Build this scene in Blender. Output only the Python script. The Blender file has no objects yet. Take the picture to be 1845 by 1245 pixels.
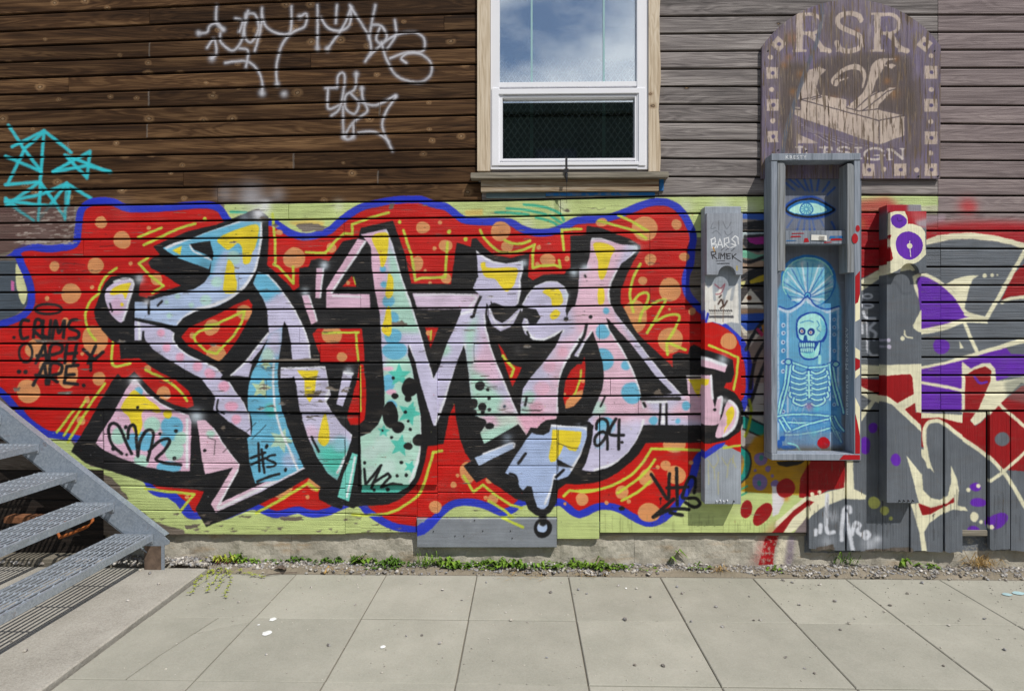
import bpy, bmesh, math, random
import numpy as np
from mathutils import Vector, Matrix
random.seed(7)
R = math.radians
# ---------------------------------------------------------------- camera, light, exposure
FPX, D, H, YAW, HZ = 1060.0, 4.05, 1.60, R(1.16), 604.0     # focal length in photo pixels, wall distance, eye height
PW, PH = 1845.0, 1245.0
sc = bpy.context.scene
COL = sc.collection
cam = bpy.data.cameras.new('camera')
camo = bpy.data.objects.new('camera', cam); COL.objects.link(camo)
camo.location = (0, -D, H)
camo.rotation_euler = (R(90), 0, YAW)
cam.sensor_width = 36.0; cam.sensor_fit = 'HORIZONTAL'
cam.lens = 36.0 * FPX / PW
cam.shift_y = -(PH / 2 - HZ) / PW
cam.clip_start = 0.05; cam.clip_end = 2000
sc.camera = camo
SUN_DIR = Vector((0.86, -1.0, 1.80)).normalized()            # towards the sun
SUN_EL = math.asin(SUN_DIR.z); SUN_AZ = math.atan2(SUN_DIR.x, SUN_DIR.y)
w = bpy.data.worlds.new('World'); sc.world = w; w.use_nodes = True
nt = w.node_tree; nt.nodes.clear()
out = nt.nodes.new('ShaderNodeOutputWorld'); bg = nt.nodes.new('ShaderNodeBackground')
sky = nt.nodes.new('ShaderNodeTexSky'); sky.sky_type = 'NISHITA'; sky.sun_disc = False
sky.sun_elevation = SUN_EL; sky.sun_rotation = SUN_AZ
sky.air_density = 1.0; sky.dust_density = 0.6; sky.ozone_density = 1.5
tc = nt.nodes.new('ShaderNodeTexCoord')
mpn = nt.nodes.new('ShaderNodeMapping'); mpn.inputs['Scale'].default_value = (1, 1, 2.2)
cl = nt.nodes.new('ShaderNodeTexNoise'); cl.inputs['Scale'].default_value = 3.4
cl.inputs['Detail'].default_value = 9; cl.inputs['Roughness'].default_value = 0.55
ramp = nt.nodes.new('ShaderNodeMapRange'); ramp.inputs[1].default_value = 0.43; ramp.inputs[2].default_value = 0.68
ramp.inputs[3].default_value = 0.0; ramp.inputs[4].default_value = 0.85
mixc = nt.nodes.new('ShaderNodeMix'); mixc.data_type = 'RGBA'
mixc.inputs[7].default_value = (12.0, 12.4, 13.0, 1)
nt.links.new(tc.outputs['Generated'], mpn.inputs['Vector']); nt.links.new(mpn.outputs[0], cl.inputs['Vector'])
nt.links.new(cl.outputs['Fac'], ramp.inputs[0]); nt.links.new(ramp.outputs[0], mixc.inputs[0])
nt.links.new(sky.outputs[0], mixc.inputs[6]); nt.links.new(mixc.outputs[2], bg.inputs['Color'])
bg.inputs['Strength'].default_value = 0.09
nt.links.new(bg.outputs[0], out.inputs['Surface'])
sun = bpy.data.lights.new('sun', 'SUN'); sun.energy = 4.2; sun.angle = R(0.55); sun.color = (1.0, 0.955, 0.89)
suno = bpy.data.objects.new('sun', sun); COL.objects.link(suno)
suno.rotation_euler = SUN_DIR.to_track_quat('Z', 'Y').to_euler(); suno.location = (4, -8, 10)
sc.view_settings.view_transform = 'Standard'; sc.view_settings.look = 'None'
sc.view_settings.exposure = 0.0; sc.view_settings.gamma = 1.0; sc.view_settings.use_curve_mapping = False
sc.render.engine = 'CYCLES'
sc.cycles.max_bounces = 6; sc.cycles.use_denoising = True

# ---------------------------------------------------------------- photo pixel -> point on a plane that stands in the place
_c, _s = math.cos(YAW), math.sin(YAW)
def P(px, py, Y=0.0):
    """point where the sight line of a photo pixel meets the vertical plane at depth Y (wall face = 0)"""
    xr, yr = (px - PW / 2) / FPX, -(py - HZ) / FPX
    d = Vector((_c * xr - _s, _s * xr + _c, yr)); t = (Y + D) / d.y
    return Vector((d.x * t, Y, H + d.z * t))
def PA(a, Y=0.0):
    a = np.asarray(a, float).reshape(-1, 2)
    xr, yr = (a[:, 0] - PW / 2) / FPX, -(a[:, 1] - HZ) / FPX
    t = (Y + D) / (_s * xr + _c)
    return np.stack([(_c * xr - _s) * t, H + yr * t], 1)
def GP(px, py, z=0.0):
    """point where the sight line of a photo pixel meets the ground plane"""
    xr, yr = (px - PW / 2) / FPX, -(py - HZ) / FPX
    d = Vector((_c * xr - _s, _s * xr + _c, yr)); t = (z - H) / d.z
    return Vector((d.x * t, -D + d.y * t, z))

# ---------------------------------------------------------------- a small vector painter: the spray paint as polygons, strokes and dots
def nums(s): return np.array([float(v) for v in s.replace(',', ' ').replace(';', ' ').split()]).reshape(-1, 2)
def smooth(p, closed=True, n=6):
    p = np.asarray(p, float); m = len(p)
    if m < 3: return p
    o = []
    t = np.linspace(0, 1, n, endpoint=False)[:, None]
    for i in range(m if closed else m - 1):
        if closed: a, b, c, d = p[(i - 1) % m], p[i], p[(i + 1) % m], p[(i + 2) % m]
        else: a, b, c, d = p[max(i - 1, 0)], p[i], p[i + 1], p[min(i + 2, m - 1)]
        o.append(0.5 * ((2 * b) + (c - a) * t + (2 * a - 5 * b + 4 * c - d) * t ** 2 + (3 * b - a - 3 * c + d) * t ** 3))
    if not closed: o.append(p[-1:])
    return np.concatenate(o)
def boxblur(m, r):
    r = int(r)
    if r < 1: return m
    for ax in (0, 1):
        for _ in range(2):
            pad = [(0, 0), (0, 0)]; pad[ax] = (r + 1, r)
            c = np.cumsum(np.pad(m, pad, mode='edge'), axis=ax, dtype=np.float64)
            n = m.shape[ax]
            m = (np.take(c, range(2 * r + 1, 2 * r + 1 + n), ax) - np.take(c, range(0, n), ax)) / (2 * r + 1)
    return m.astype(np.float32)
class Canvas:
    def __init__(s, name, Y, x0, y0, x1, y1, res):
        s.name, s.Y, s.res = name, Y, res
        a = PA([[x0, y0], [x1, y1], [x0, y1], [x1, y0]], Y)
        s.X0, s.X1, s.Z0, s.Z1 = a[:, 0].min(), a[:, 0].max(), a[:, 1].min(), a[:, 1].max()
        s.W, s.Hh = int((s.X1 - s.X0) * res) + 1, int((s.Z1 - s.Z0) * res) + 1
        s.k = res * (Y + D) / FPX                       # raster pixels for one photo pixel
        s.P = np.zeros((s.Hh, s.W, 3), np.float32); s.A = np.zeros((s.Hh, s.W), np.float32); s.clip = None
    def T(s, a):
        q = PA(a, s.Y)
        return np.stack([(q[:, 0] - s.X0) * s.res, (q[:, 1] - s.Z0) * s.res], 1)
    def _box(s, q, m):
        x0, y0 = np.floor(q.min(0) - m).astype(int); x1, y1 = np.ceil(q.max(0) + m).astype(int) + 1
        return max(x0, 0), max(y0, 0), min(x1, s.W), min(y1, s.Hh)
    def comp(s, b, m, c, op=1.0):
        x0, y0, x1, y1 = b
        if s.clip is not None: m = m * s.clip[y0:y1, x0:x1]
        m = (m * op).astype(np.float32)
        c = np.array(c, np.float32) / 255.0
        S = (slice(y0, y1), slice(x0, x1))
        s.P[S] = c * m[..., None] + s.P[S] * (1 - m[..., None]); s.A[S] = m + s.A[S] * (1 - m)
    def mask(s, pts, blur=0):
        q = s.T(pts); b = s._box(q, blur * 2 + 2); x0, y0, x1, y1 = b
        if x1 <= x0 or y1 <= y0: return None, None
        SS = 2
        h, wd = (y1 - y0) * SS, (x1 - x0) * SS
        g = (q - [x0, y0]) * SS
        d = np.zeros((h, wd + 1), np.int32)
        for (ax, ay), (bx, by) in zip(g, np.roll(g, -1, 0)):
            if ay == by: continue
            if ay > by: ax, ay, bx, by = bx, by, ax, ay
            r0, r1 = max(int(math.ceil(ay - 0.5)), 0), min(int(math.ceil(by - 0.5)), h)
            if r1 <= r0: continue
            r = np.arange(r0, r1)
            xi = np.clip(np.ceil(ax + (r + 0.5 - ay) * (bx - ax) / (by - ay) - 0.5), 0, wd).astype(int)
            np.add.at(d, (r, xi), 1)
        m = (np.cumsum(d[:, :wd], 1) & 1).astype(np.float32)
        m = m.reshape(y1 - y0, SS, x1 - x0, SS).mean((1, 3))
        return b, boxblur(m, blur)
    def poly(s, c, pts, sm=False, blur=0, op=1.0):
        p = nums(pts) if isinstance(pts, str) else np.asarray(pts, float)
        if sm: p = smooth(p)
        b, m = s.mask(p, blur * s.k)
        if b is not None: s.comp(b, m, c, op)
        return p
    def setclip(s, pts=None, sm=False):
        if pts is None: s.clip = None; return
        p = nums(pts) if isinstance(pts, str) else np.asarray(pts, float)
        if sm: p = smooth(p)
        b, m = s.mask(p); s.clip = np.zeros((s.Hh, s.W), np.float32)
        s.clip[b[1]:b[3], b[0]:b[2]] = m
    def dist(s, p, marg):
        q = s.T(p); b = s._box(q, marg); x0, y0, x1, y1 = b
        if x1 <= x0 or y1 <= y0: return None, None
        dm = np.full((y1 - y0, x1 - x0), 1e9, np.float32)
        segs = list(zip(q[:-1], q[1:])) if len(q) > 1 else [(q[0], q[0])]
        for a, c in segs:
            bx0, by0 = np.maximum(np.floor(np.minimum(a, c) - marg).astype(int), [x0, y0])
            bx1, by1 = np.minimum(np.ceil(np.maximum(a, c) + marg).astype(int) + 1, [x1, y1])
            if bx1 <= bx0 or by1 <= by0: continue
            X, Y = np.meshgrid(np.arange(bx0, bx1) + .5, np.arange(by0, by1) + .5)
            v = c - a; L = (v ** 2).sum() or 1e-9
            t = np.clip(((X - a[0]) * v[0] + (Y - a[1]) * v[1]) / L, 0, 1)
            dd = np.hypot(X - a[0] - t * v[0], Y - a[1] - t * v[1])
            S = (slice(by0 - y0, by1 - y0), slice(bx0 - x0, bx1 - x0))
            dm[S] = np.minimum(dm[S], dd)
        return b, dm
    def line(s, c, pts, w=5, soft=1.0, sm=True, op=1.0, closed=False):
        p = nums(pts) if isinstance(pts, str) else np.asarray(pts, float)
        if sm and len(p) > 2: p = smooth(p, closed)
        if closed: p = np.concatenate([p, p[:1]])
        hw, sf = w / 2 * s.k, max(soft * s.k, 0.7)
        b, d = s.dist(p, hw + sf * 2 + 1)
        if b is None: return
        t = np.clip((hw - d) / (2 * sf) + .5, 0, 1)
        s.comp(b, t * t * (3 - 2 * t), c, op)
    def dot(s, c, x, y, rx, ry=None, rot=0.0, soft=0.6, op=1.0):
        ry = ry or rx
        t = np.linspace(0, 2 * math.pi, 28, endpoint=False)
        wob = 1 + 0.03 * np.sin(2 * t + x) + 0.025 * np.sin(3 * t + y)
        ex, ey = rx * np.cos(t) * wob, ry * np.sin(t) * wob
        a = R(rot)
        s.poly(c, np.stack([x + ex * math.cos(a) - ey * math.sin(a), y + ex * math.sin(a) + ey * math.cos(a)], 1), blur=0 if soft < 1 else soft, op=op)
    def dots(s, c, t, **k):
        for e in t.split(';'):
            v = [float(q) for q in e.split()]
            if v: s.dot(c, *v, **k)
    def glow(s, c, x, y, r, op=1.0):
        q = s.T([[x, y]]); rr = r * s.k; b = s._box(q, rr * 1.6); x0, y0, x1, y1 = b
        if x1 <= x0 or y1 <= y0: return
        X, Y = np.meshgrid(np.arange(x0, x1) + .5, np.arange(y0, y1) + .5)
        s.comp(b, np.exp(-((X - q[0, 0]) ** 2 + (Y - q[0, 1]) ** 2) / (rr * rr) * 2.2).astype(np.float32), c, op)
    def star(s, c, x, y, r, rot=0, ir=0.45, n=5, op=1.0):
        p = []
        for i in range(2 * n):
            a = R(rot) + math.pi * i / n; q = r * (1 if i % 2 == 0 else ir)
            p.append((x + q * math.sin(a), y - q * math.cos(a)))
        s.poly(c, p, op=op)
    def chip(s, pts, n=5, seed=1, amt=1.0):
        """flaked-off paint: the bare board shows through, with a ragged edge"""
        p = nums(pts); rr = random.Random(seed); q = []
        for i in range(len(p)):
            a, b = p[i], p[(i + 1) % len(p)]
            for j in range(n): q.append(a + (b - a) * j / n + np.array([rr.uniform(-2, 2), rr.uniform(-1.3, 1.3)]))
        b, m = s.mask(np.array(q))
        if b is None: return
        x0, y0, x1, y1 = b; S = (slice(y0, y1), slice(x0, x1)); m = (m * amt).astype(np.float32)
        s.P[S] *= (1 - m[..., None]); s.A[S] *= (1 - m)
    def soften(s, r):
        s.A = boxblur(s.A, r)
        for i in range(3): s.P[..., i] = boxblur(s.P[..., i], r)
    def image(s):
        im = bpy.data.images.new(s.name, s.W, s.Hh, alpha=True)
        im.alpha_mode = 'CHANNEL_PACKED'
        o = np.ones((s.Hh, s.W, 4), np.float32)
        o[..., :3] = np.clip(s.P / np.maximum(s.A, 1e-4)[..., None], 0, 1); o[..., 3] = s.A
        im.pixels.foreach_set(o.ravel()); im.update(); im.pack()
        return im
# ---------------------------------------------------------------- paint colours (sRGB)
RED, DRED, BLU, BLK = (202, 26, 20), (154, 18, 24), (44, 60, 200), (29, 29, 31)
LIL, PNK, SKB, MNT, TEA = (207, 203, 232), (232, 190, 214), (112, 190, 224), (182, 224, 208), (88, 200, 182)
YEL, TAN, LIM, PAL, CRM = (243, 218, 52), (222, 152, 98), (200, 213, 74), (198, 214, 140), (238, 234, 202)
GRY, PUR, WHT, CYA, PBL = (104, 110, 118), (104, 42, 176), (240, 242, 248), (60, 205, 218), (184, 204, 238)
BROWNW = (110, 98, 86)
WALL = Canvas('wall_paint', 0.0, -40, -30, 1885, 1030, 420)
def paint_wall(c):
    # pale green first coat behind the piece
    c.poly(PAL, '404 369 560 367 690 361 870 364 1069 356 1378 355 1378 420 1060 440 700 470 404 440')
    c.poly(PAL, '60 775 120 790 160 840 450 900 760 880 1100 900 1375 880 1460 860 1460 962 1082 962 1080 974 1004 974 1003 932 752 934 752 962 560 966 330 962 270 946 210 900 150 850')
    c.poly(PAL, '1545 353 1690 353 1690 384 1545 384')
    c.poly((150, 138, 128), '1333 384 1400 384 1400 760 1333 760')
    c.poly((176, 176, 172), '1333 690 1400 690 1400 800 1333 800')
    for x, y, r in ((1010, 372, 22), (950, 405, 18), (1300, 372, 26), (1350, 378, 22), (1235, 372, 20), (610, 372, 14)):
        c.glow((225, 230, 215), x, y, r, .55)
    c.poly((150, 168, 104), '998 358 1006 358 1010 412 1000 412', blur=1, op=.7)
    c.poly((226, 200, 110), '516 400 560 396 585 400 580 412 545 412', blur=2)
    c.poly((226, 200, 110), '836 380 870 377 870 388 840 390', blur=1.5)
    for s in ('893 383 920 384 952 387', '913 376 950 379 984 387', '944 369 980 373 1008 385 1016 398', '966 392 994 400 1006 408', '990 388 1012 402', '416 382 444 383'):
        c.line((52, 178, 150), s, 4.5, 1.2, op=.9)
    # left edge: an older piece
    c.poly((78, 88, 98), '-40 470 30 470 52 510 50 548 20 575 -40 580')
    c.poly((228, 228, 172), '29 476 40 492 49 525 44 548 36 540 29 510', sm=True)
    c.poly((208, 110, 170), '20 505 26 508 26 524 20 524')
    # cyan stars
    for s in ('22 265 79 236 128 275', '79 236 76 280 74 310 69 398', '15 226 42 267 74 309', '15 330 45 268 79 238', '10 282 74 309', '96 310 162 273 157 321 117 280 196 310', '96 310 157 299 199 310',
              '10 333 72 328', '10 372 72 328 117 392', '10 364 77 350 120 331', '120 331 69 398', '10 362 109 374', '120 331 125 347 117 396', '120 331 164 358', '10 358 61 398'):
        c.line(CYA, s, 5.5, 1.6, sm=False, op=.9)
    # white tags on the brown boards
    WT = (205, 206, 214)
    for s in ('390 10 390 42 403 55', '357 61 373 59 378 48 392 43 402 55', '397 61 398 77 418 92 434 77 440 51 447 20', '373 87 386 71 390 96 382 106', '424 34 437 39 431 58',
              '443 26 459 27 466 51 453 77 440 64 443 26', '472 15 470 51 459 93', '472 26 479 48 501 61 523 58 525 12', '540 31 552 26 549 48 527 59 507 84 498 122 499 151',
              '572 10 572 90', '578 32 591 51 613 56 630 45 633 14', '607 10 605 42', '633 14 617 51 589 90', '630 10 652 45 665 67 668 93 658 112', '676 10 668 51 665 71',
              '671 45 687 48 697 67 687 80 678 71 684 51', '711 37 713 64 697 90', '665 103 684 84 713 64 745 59 764 71 761 93 729 96 703 106',
              '687 77 697 109 716 138 752 149 774 138 777 116 761 100 739 96 723 106 732 114', '406 114 443 111 463 125 472 148 472 169', '432 88 447 93 443 122',
              '586 159 607 159', '591 159 591 196 610 190', '607 157 609 138 617 132 621 145 613 193 597 209', '642 132 639 161 623 173 623 196 639 206 646 186 633 170',
              '652 159 654 180 662 199 652 209 633 225 620 247', '618 193 620 247 636 247 636 225', '646 183 678 190 713 173 697 199 689 222 694 244 707 272', '646 239 678 239 700 256'):
        c.line((170, 170, 178), s, 7.5, 3.4, op=.30); c.line(WT, s, 3.3, 1.5, op=.84)
    for x, y, r in ((512, 170, 5), (499, 152, 4), (472, 168, 5), (358, 61, 4), (402, 54, 4), (382, 106, 5), (572, 88, 4), (590, 89, 4), (652, 160, 4), (642, 134, 4), (713, 174, 3), (620, 247, 4), (636, 247, 4), (540, 31, 4)):
        c.glow(WT, x, y, r * 1.7, .8)
    c.glow((190, 192, 200), 452, 356, 34, .55); c.glow((190, 192, 200), 405, 350, 22, .3); c.glow((190, 192, 200), 500, 352, 20, .25)
    for s in ('269 78 269 103', '529 277 529 303', '265 222 265 248', '123 255 123 281', '681 309 681 332', '268 162 268 190', '684 186 684 209'): c.line((196, 190, 182), s, 1.3, .6, op=.5)
    # the blob: red field with a blue rim
    BLOB = smooth(nums('-40 470 10 462 28 448 42 440 62 439 85 442 110 440 130 435 134 418 137 390 143 373 155 362 170 357 190 356 207 359 220 365 232 369 262 370 300 368 330 365 352 363 372 363 390 366 402 374 410 385 417 394 440 402 470 398 486 394 500 398 514 407 530 416 550 420 570 417 590 410 610 393 630 378 650 367 674 361 700 356 735 353 760 354 780 361 800 365 812 371 828 383 842 391 870 393 910 393 926 396 940 405 960 412 980 413 1000 409 1020 400 1040 391 1080 388 1106 383 1136 371 1160 362 1184 357 1204 359 1220 366 1232 377 1240 387 1248 403 1254 417 1256 431 1253 449 1252 465 1249 483 1243 497 1242 515 1246 529 1256 541 1272 557 1296 572 1312 586 1328 600 1340 612 1348 630 1354 650 1357 672 1357 700 1353 720 1344 735 1330 770 1306 800 1290 810 1272 822 1264 830 1260 844 1255 864 1246 884 1234 904 1216 926 1200 940 1184 948 1168 950 1152 945 1136 937 1120 927 1104 921 1088 919 1076 921 1060 929 1044 934 1028 928 1008 912 990 915 948 910 930 922 910 930 896 928 880 921 864 915 848 912 832 912 816 916 800 928 788 940 772 956 758 963 728 960 708 956 688 947 672 937 656 926 642 912 618 918 592 929 570 933 550 931 536 926 524 928 512 932 496 934 480 930 464 923 448 920 400 938 360 936 344 936 330 929 320 914 310 902 300 897 284 896 270 890 260 880 255 868 200 840 150 804 130 796 100 791 80 788 60 776 40 760 24 740 -10 705 -50 690 -50 600 10 575 38 563 49 547 50 529 48 513 40 495 32 477 26 465 10 462'), n=4)
    c.poly(RED, BLOB)
    for x, y, r in ((200, 385, 40), (110, 480, 40), (70, 560, 30), (250, 455, 35), (1190, 440, 40), (1180, 510, 30), (150, 700, 40)):
        c.setclip(BLOB); c.glow((150, 14, 16), x, y, r, .35)
    c.clip = None
    HB = BLOB[4:-4]
    c.setclip(BLOB); c.line(BLU, HB, 27, 1.0, sm=False); c.clip = None
    c.poly(BLU, '262 882 272 880 300 884 322 896 338 908 352 932 330 929 316 908 300 897 280 895')
    # tan dots
    c.dots(TAN, '182 401 11;220 433 16;268 411 4;98 480 9.5;172 479 14.5 15.5;235 475 4;128 529 17.5 19;166 518 4;85 538 4.5;282 503 11;118 579 7;171 612 23 27;65 628 20 18;148 638 3.5;122 676 19 24;80 662 11 13;51 705 21 22;178 682 11.5 13;157 720 5 7;144 758 8;266 664 6.5;295 709 13;'
           '530 465 19.5;503 419 7 5;597 447 9;762 410 12.5 11;793 401 4;902 417 18;803 443 13 11;783 448 4;752 475 11 13;766 488 3;804 502 9.5;775 510 3.5;914 444 11;971 446 4.5;987 469 14 12;1022 466 5;968 476 4;'
           '1162 412 23.5 22;1219 405 9.5;1084 401 11 8;1172 468 11;1233 463 9.5 8;1158 506 8;1207 522 19.5 22;1206 557 3;1247 561 7;1144 570 22 30;1208 613 22 24;1313 615 15;'
           '842 852 14 20;824 857 3.5;817 874 6;784 914 12 11;875 897 4;888 900 9.5;1049 900 11.5 12;881 866 6;1018 908 3;1216 802 21 14;1121 887 12;1166 861 15;1186 842 4;1200 839 9.5;1219 856 17;1246 834 4.5;1170 924 20 18;1133 904 4;1093 906 4;335 896 4;566 872 14;553 896 4')
    c.poly(TAN, '492 895 527 876 522 893 510 902', blur=.6)
    # lime lines
    LW = 5.2
    for s in ('249 428 291 411', '259 442 286 429 320 413 352 403', '210 483 192 497 180 517 178 529 164 541 156 557 154 571 157 588 162 600 172 613', '203 616 203 658 234 655', '262 667 294 682 320 700 337 722',
              '189 691 160 732 120 797', '154 722 142 740 113 785', '131 739 100 779', '865 415 874 431 896 451 916 456 940 451 963 441', '909 433 924 439 940 439 955 434', '1078 398 1112 407 1144 417 1164 430', '1114 388 1138 399 1168 417',
              '1154 476 1140 503 1135 531 1138 547 1141 562', '1138 547 1152 531 1166 528 1168 539 1156 565 1152 581', '1164 557 1180 545 1198 540 1192 555 1166 600', '1174 584 1198 570 1218 567 1224 574 1212 600 1202 618 1203 639', '1208 619 1235 630',
              '781 814 774 840 762 876 752 894 730 910 708 922 680 928 634 928', '1040 885 1080 882 1110 872 1140 854 1160 832 1174 809', '1113 889 1144 868 1168 846 1181 828', '1121 902 1148 888 1172 868'):
        c.line(LIM, s, LW, .9)
    for s in ('266 465 250 475 270 497 295 515 274 528', '491 386 495 429 496 473 493 477 502 481 529 511 528 481', '551 455 586 456 608 431 620 421 635 422 634 405 666 393 700 383', '727 415 733 437 741 457 745 485 748 505 760 501 802 500 803 485 806 437',
              '963 441 960 457 960 483 974 479 1000 478 1010 482 1007 469', '1047 413 1012 414 1016 451', '796 813 781 814', '835 858 853 887 870 874 892 892 920 910 940 916', '880 903 910 921 942 949', '1016 894 1026 884 1056 887 1080 882',
              '1174 809 1262 811', '260 881 290 885 348 891 324 920', '460 925 492 908 554 871 570 884'):
        c.line(LIM, s, LW, .9, sm=False)
    c.dots(LIM, '369 395 4;720 400 3.5;809 418 4;839 431 4')
    # the black mass of the letters
    BM = ('276 444 300 433 320 425 340 417 389 405 400 401 440 386 452 380 466 376 484 392 484 425 483 453 481 478 498 493 522 515 529 525 539 517 539 483 556 481 560 469 576 466 592 471 618 435 646 429 648 419 650 411 680 404 708 398 720 431 730 459 741 511 813 512 816 485 823 437 848 445 850 431 858 429 872 445 890 460 920 465 954 456 953 473 951 499 960 505 980 495 1018 494 1020 487 1028 483 1028 425 1056 423 1057 407 1084 411 1112 423 1136 431 1154 443 1154 449 1140 473 1128 499 1118 525 1118 545 1130 567 1144 594 1148 600 1166 618 1190 640 1212 662 1212 640 1222 635 1240 638 1243 624 1250 621 1268 629 1296 638 1320 648 1322 672 1318 688 1308 690 1304 698 1324 708 1336 724 1340 740 1340 762 1332 778 1312 792 1280 798 1164 798 1152 818 1136 834 1116 850 1096 862 1080 868 1060 872 1040 873 1020 872 1006 882 1002 908 992 924 978 932 964 928 952 918 946 904 928 899 910 886 892 874 876 861 858 870 848 858 835 840 848 831 838 816 828 790 822 756 819 727 808 752 802 786 799 800 771 803 766 830 760 852 752 870 740 884 720 900 700 909 670 912 656 911 640 914 636 917 618 910 614 918 600 914 574 900 573 892 576 878 560 866 554 861 528 876 494 896 464 910 434 924 400 938 370 950 362 937 350 918 366 886 348 883 320 880 290 878 260 870 230 860 200 850 184 846 150 834 126 814 132 802 144 784 170 740 186 714 206 680 212 673 220 682 232 678 242 669 250 678 270 698 290 718 316 730 338 735 349 731 348 720 340 704 316 684 290 672 268 658 250 645 217 647 215 620 200 613 184 596 172 576 169 560 176 541 182 525 190 509 200 499 220 495 258 495 252 515 250 533 266 537 280 531 300 523 326 515 296 496 272 483 267 473 274 465 288 459')
    c.poly(BLK, BM)
    c.poly(BLK, '276 444 320 425 389 405 389 430 300 460', blur=0)
    # red windows inside the letters
    OV = '326 607 340 590 372 575 400 562 424 549 448 539 455 549 453 565 440 590 424 618 410 636 394 652 370 639 340 624'
    c.poly(RED, OV); c.setclip(OV); c.dots(TAN, '380 592 13;347 605 6;390 640 18;440 563 14;383 588 13'); c.clip = None
    for s in ('370 587 390 584 424 568 440 560 436 580 420 606 396 630 390 637 370 632 352 616 349 606 360 596 380 590',): c.line(LIM, s, 5, .9, sm=False)
    HO = '572 592 652 592 656 620 658 654 578 653 576 640 563 602'
    c.poly(RED, HO); c.setclip(HO); c.dots(TAN, '598 603 18;617 643 9'); c.clip = None
    c.line(LIM, '582 600 646 599 641 602 647 652', 4.6, .9, sm=False)
    c.poly(RED, '634 497 642 517 616 517'); c.dot(TAN, 627, 510, 4); c.line(LIM, '637 500 640 512', 2.5)
    c.poly(RED, '648 656 656 656 661 700 660 740 658 756 646 766 630 766 624 752 630 732 642 690'); c.line(LIM, '650 660 651 740', 3.5)
    c.poly(RED, '766 590 790 590 776 627'); c.dot(TAN, 772, 600, 5); c.line(LIM, '777 596 776 612', 3.5)
    c.poly(RED, '897 617 906 630 918 654 930 660 940 662 934 676 923 697 914 670'); c.line(LIM, '906 641 916 654 926 664 921 678', 5, sm=False)
    # --- letter one
    F1 = nums('293 447 316 437 348 428 389 413 430 399 472 400 473 429 468 457 463 483 454 501 442 519 420 537 394 551 370 557 350 562 330 573 318 588 242 573 243 544 266 544 284 537 316 529 350 521 368 509 378 495 381 470 376 485 320 465')
    c.poly(PBL, F1); c.setclip(F1)
    c.poly(SKB, '280 440 400 400 480 390 470 440 430 460 405 450 390 470 380 500 300 470', blur=4)
    for x, y, r in ((421, 465, 13), (391, 508, 10), (371, 541, 10), (320, 534, 5), (305, 569, 5), (386, 509, 5), (300, 545, 4), (345, 550, 5)): c.dot((186, 226, 212), x, y, r, soft=1.5, op=.8)
    for s in ('300 446 348 426 389 411 430 399', '472 403 469 445 462 480 445 511 418 535 380 551 350 560 322 582'): c.line(WHT, s, 6, 2.2)
    c.clip = None
    c.poly(BLK, '341 440 378 434 384 457 383 470 374 461 350 450', sm=False)
    c.line(WHT, '342 442 348 452 362 460 380 468', 3, 1)
    c.poly(YEL, '310 451 328 443 324 460')
    c.poly(YEL, '392 431 424 415 464 405 464 431 460 445 454 457 450 473 440 476 437 465 436 447 428 439 419 446 410 450 400 443', sm=True)
    c.poly(YEL, '413 468 422 481 423 493 427 511 425 526 414 529 403 526 403 511 405 495 408 479', sm=True)
    c.line(BLK, '268 536 268 565', 4.5); c.line(BLK, '242 575 280 582 318 591', 5); c.line(BLK, '284 551 292 543', 4); c.glow(WHT, 264, 544, 9, .8)
    c.glow(WHT, 466, 386, 22, .95); c.glow((230, 232, 240), 478, 372, 16, .8); c.glow((200, 215, 235), 440, 392, 16, .5)
    F2 = nums('242 578 270 584 306 594 314 600 313 612 322 626 340 640 368 652 390 663 401 675 396 684 414 688 426 708 440 726 448 746 451 786 440 778 410 760 384 738 388 718 380 704 360 680 330 664 300 646 276 630 262 614 258 598 255 613 242 614')
    c.poly(LIL, F2); c.setclip(F2)
    c.dots((240, 176, 204), '379 675 9;404 696 10;417 732 12 9;300 626 8;324 644 8;356 660 9;376 672 8;290 600 7;424 756 9', soft=1.4)
    for s in ('314 598 313 612 322 626 340 640 368 652 402 672', '414 689 428 708 442 728 450 760', '250 580 252 614'): c.line(WHT, s, 5, 1.8)
    c.clip = None
    c.line(BLK, '393 720 391 738 402 746', 3.2); c.line(BLK, '258 598 257 613', 4)
    F0 = nums('189 537 192 521 204 511 222 503 238 505 242 515 236 535 228 557 220 581 208 575 196 559')
    c.poly((220, 205, 232), F0, sm=True)
    c.dot((226, 186, 214), 210, 553, 13, 16, soft=2, op=.8)
    c.poly(YEL, '198 527 212 515 235 510 232 521 226 539 220 529 204 532', sm=True); c.dot(YEL, 220, 549, 3.2)
    c.line(BLK, '198 547 202 561', 3.2); c.line(WHT, '206 508 225 502 240 509 232 545 222 577', 4, 1.6); c.glow((225, 232, 240), 252, 503, 14, .85)
    # --- lower left petal
    F3 = nums('242 682 228 700 214 726 198 753 192 762 169 799 185 812 220 828 260 842 310 850 340 849 343 760 338 748 320 741 290 726 266 708 250 690')
    c.poly(PNK, F3); c.setclip(F3)
    c.dots(SKB, '308 770 20;238 796 15;258 795 18;302 842 22 11;302 792 16;250 705 8', soft=1.2); c.dots(MNT, '212 786 15;272 766 15;312 812 18;252 832 13;324 790 12', soft=1.4)
    c.poly(YEL, '232 712 242 703 256 712 284 732 288 742 278 744 262 737 253 746 254 768 246 786 238 776 230 752 218 740 222 726', sm=True); c.dot(YEL, 300, 746, 8)
    c.line(WHT, '250 690 268 710 296 730 330 746', 4, 2); c.line(WHT, '335 756 335 842', 5, 1.6); c.clip = None
    c.glow(WHT, 243, 686, 16, .9); c.glow((215, 228, 240), 352, 750, 22, .9)
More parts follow.
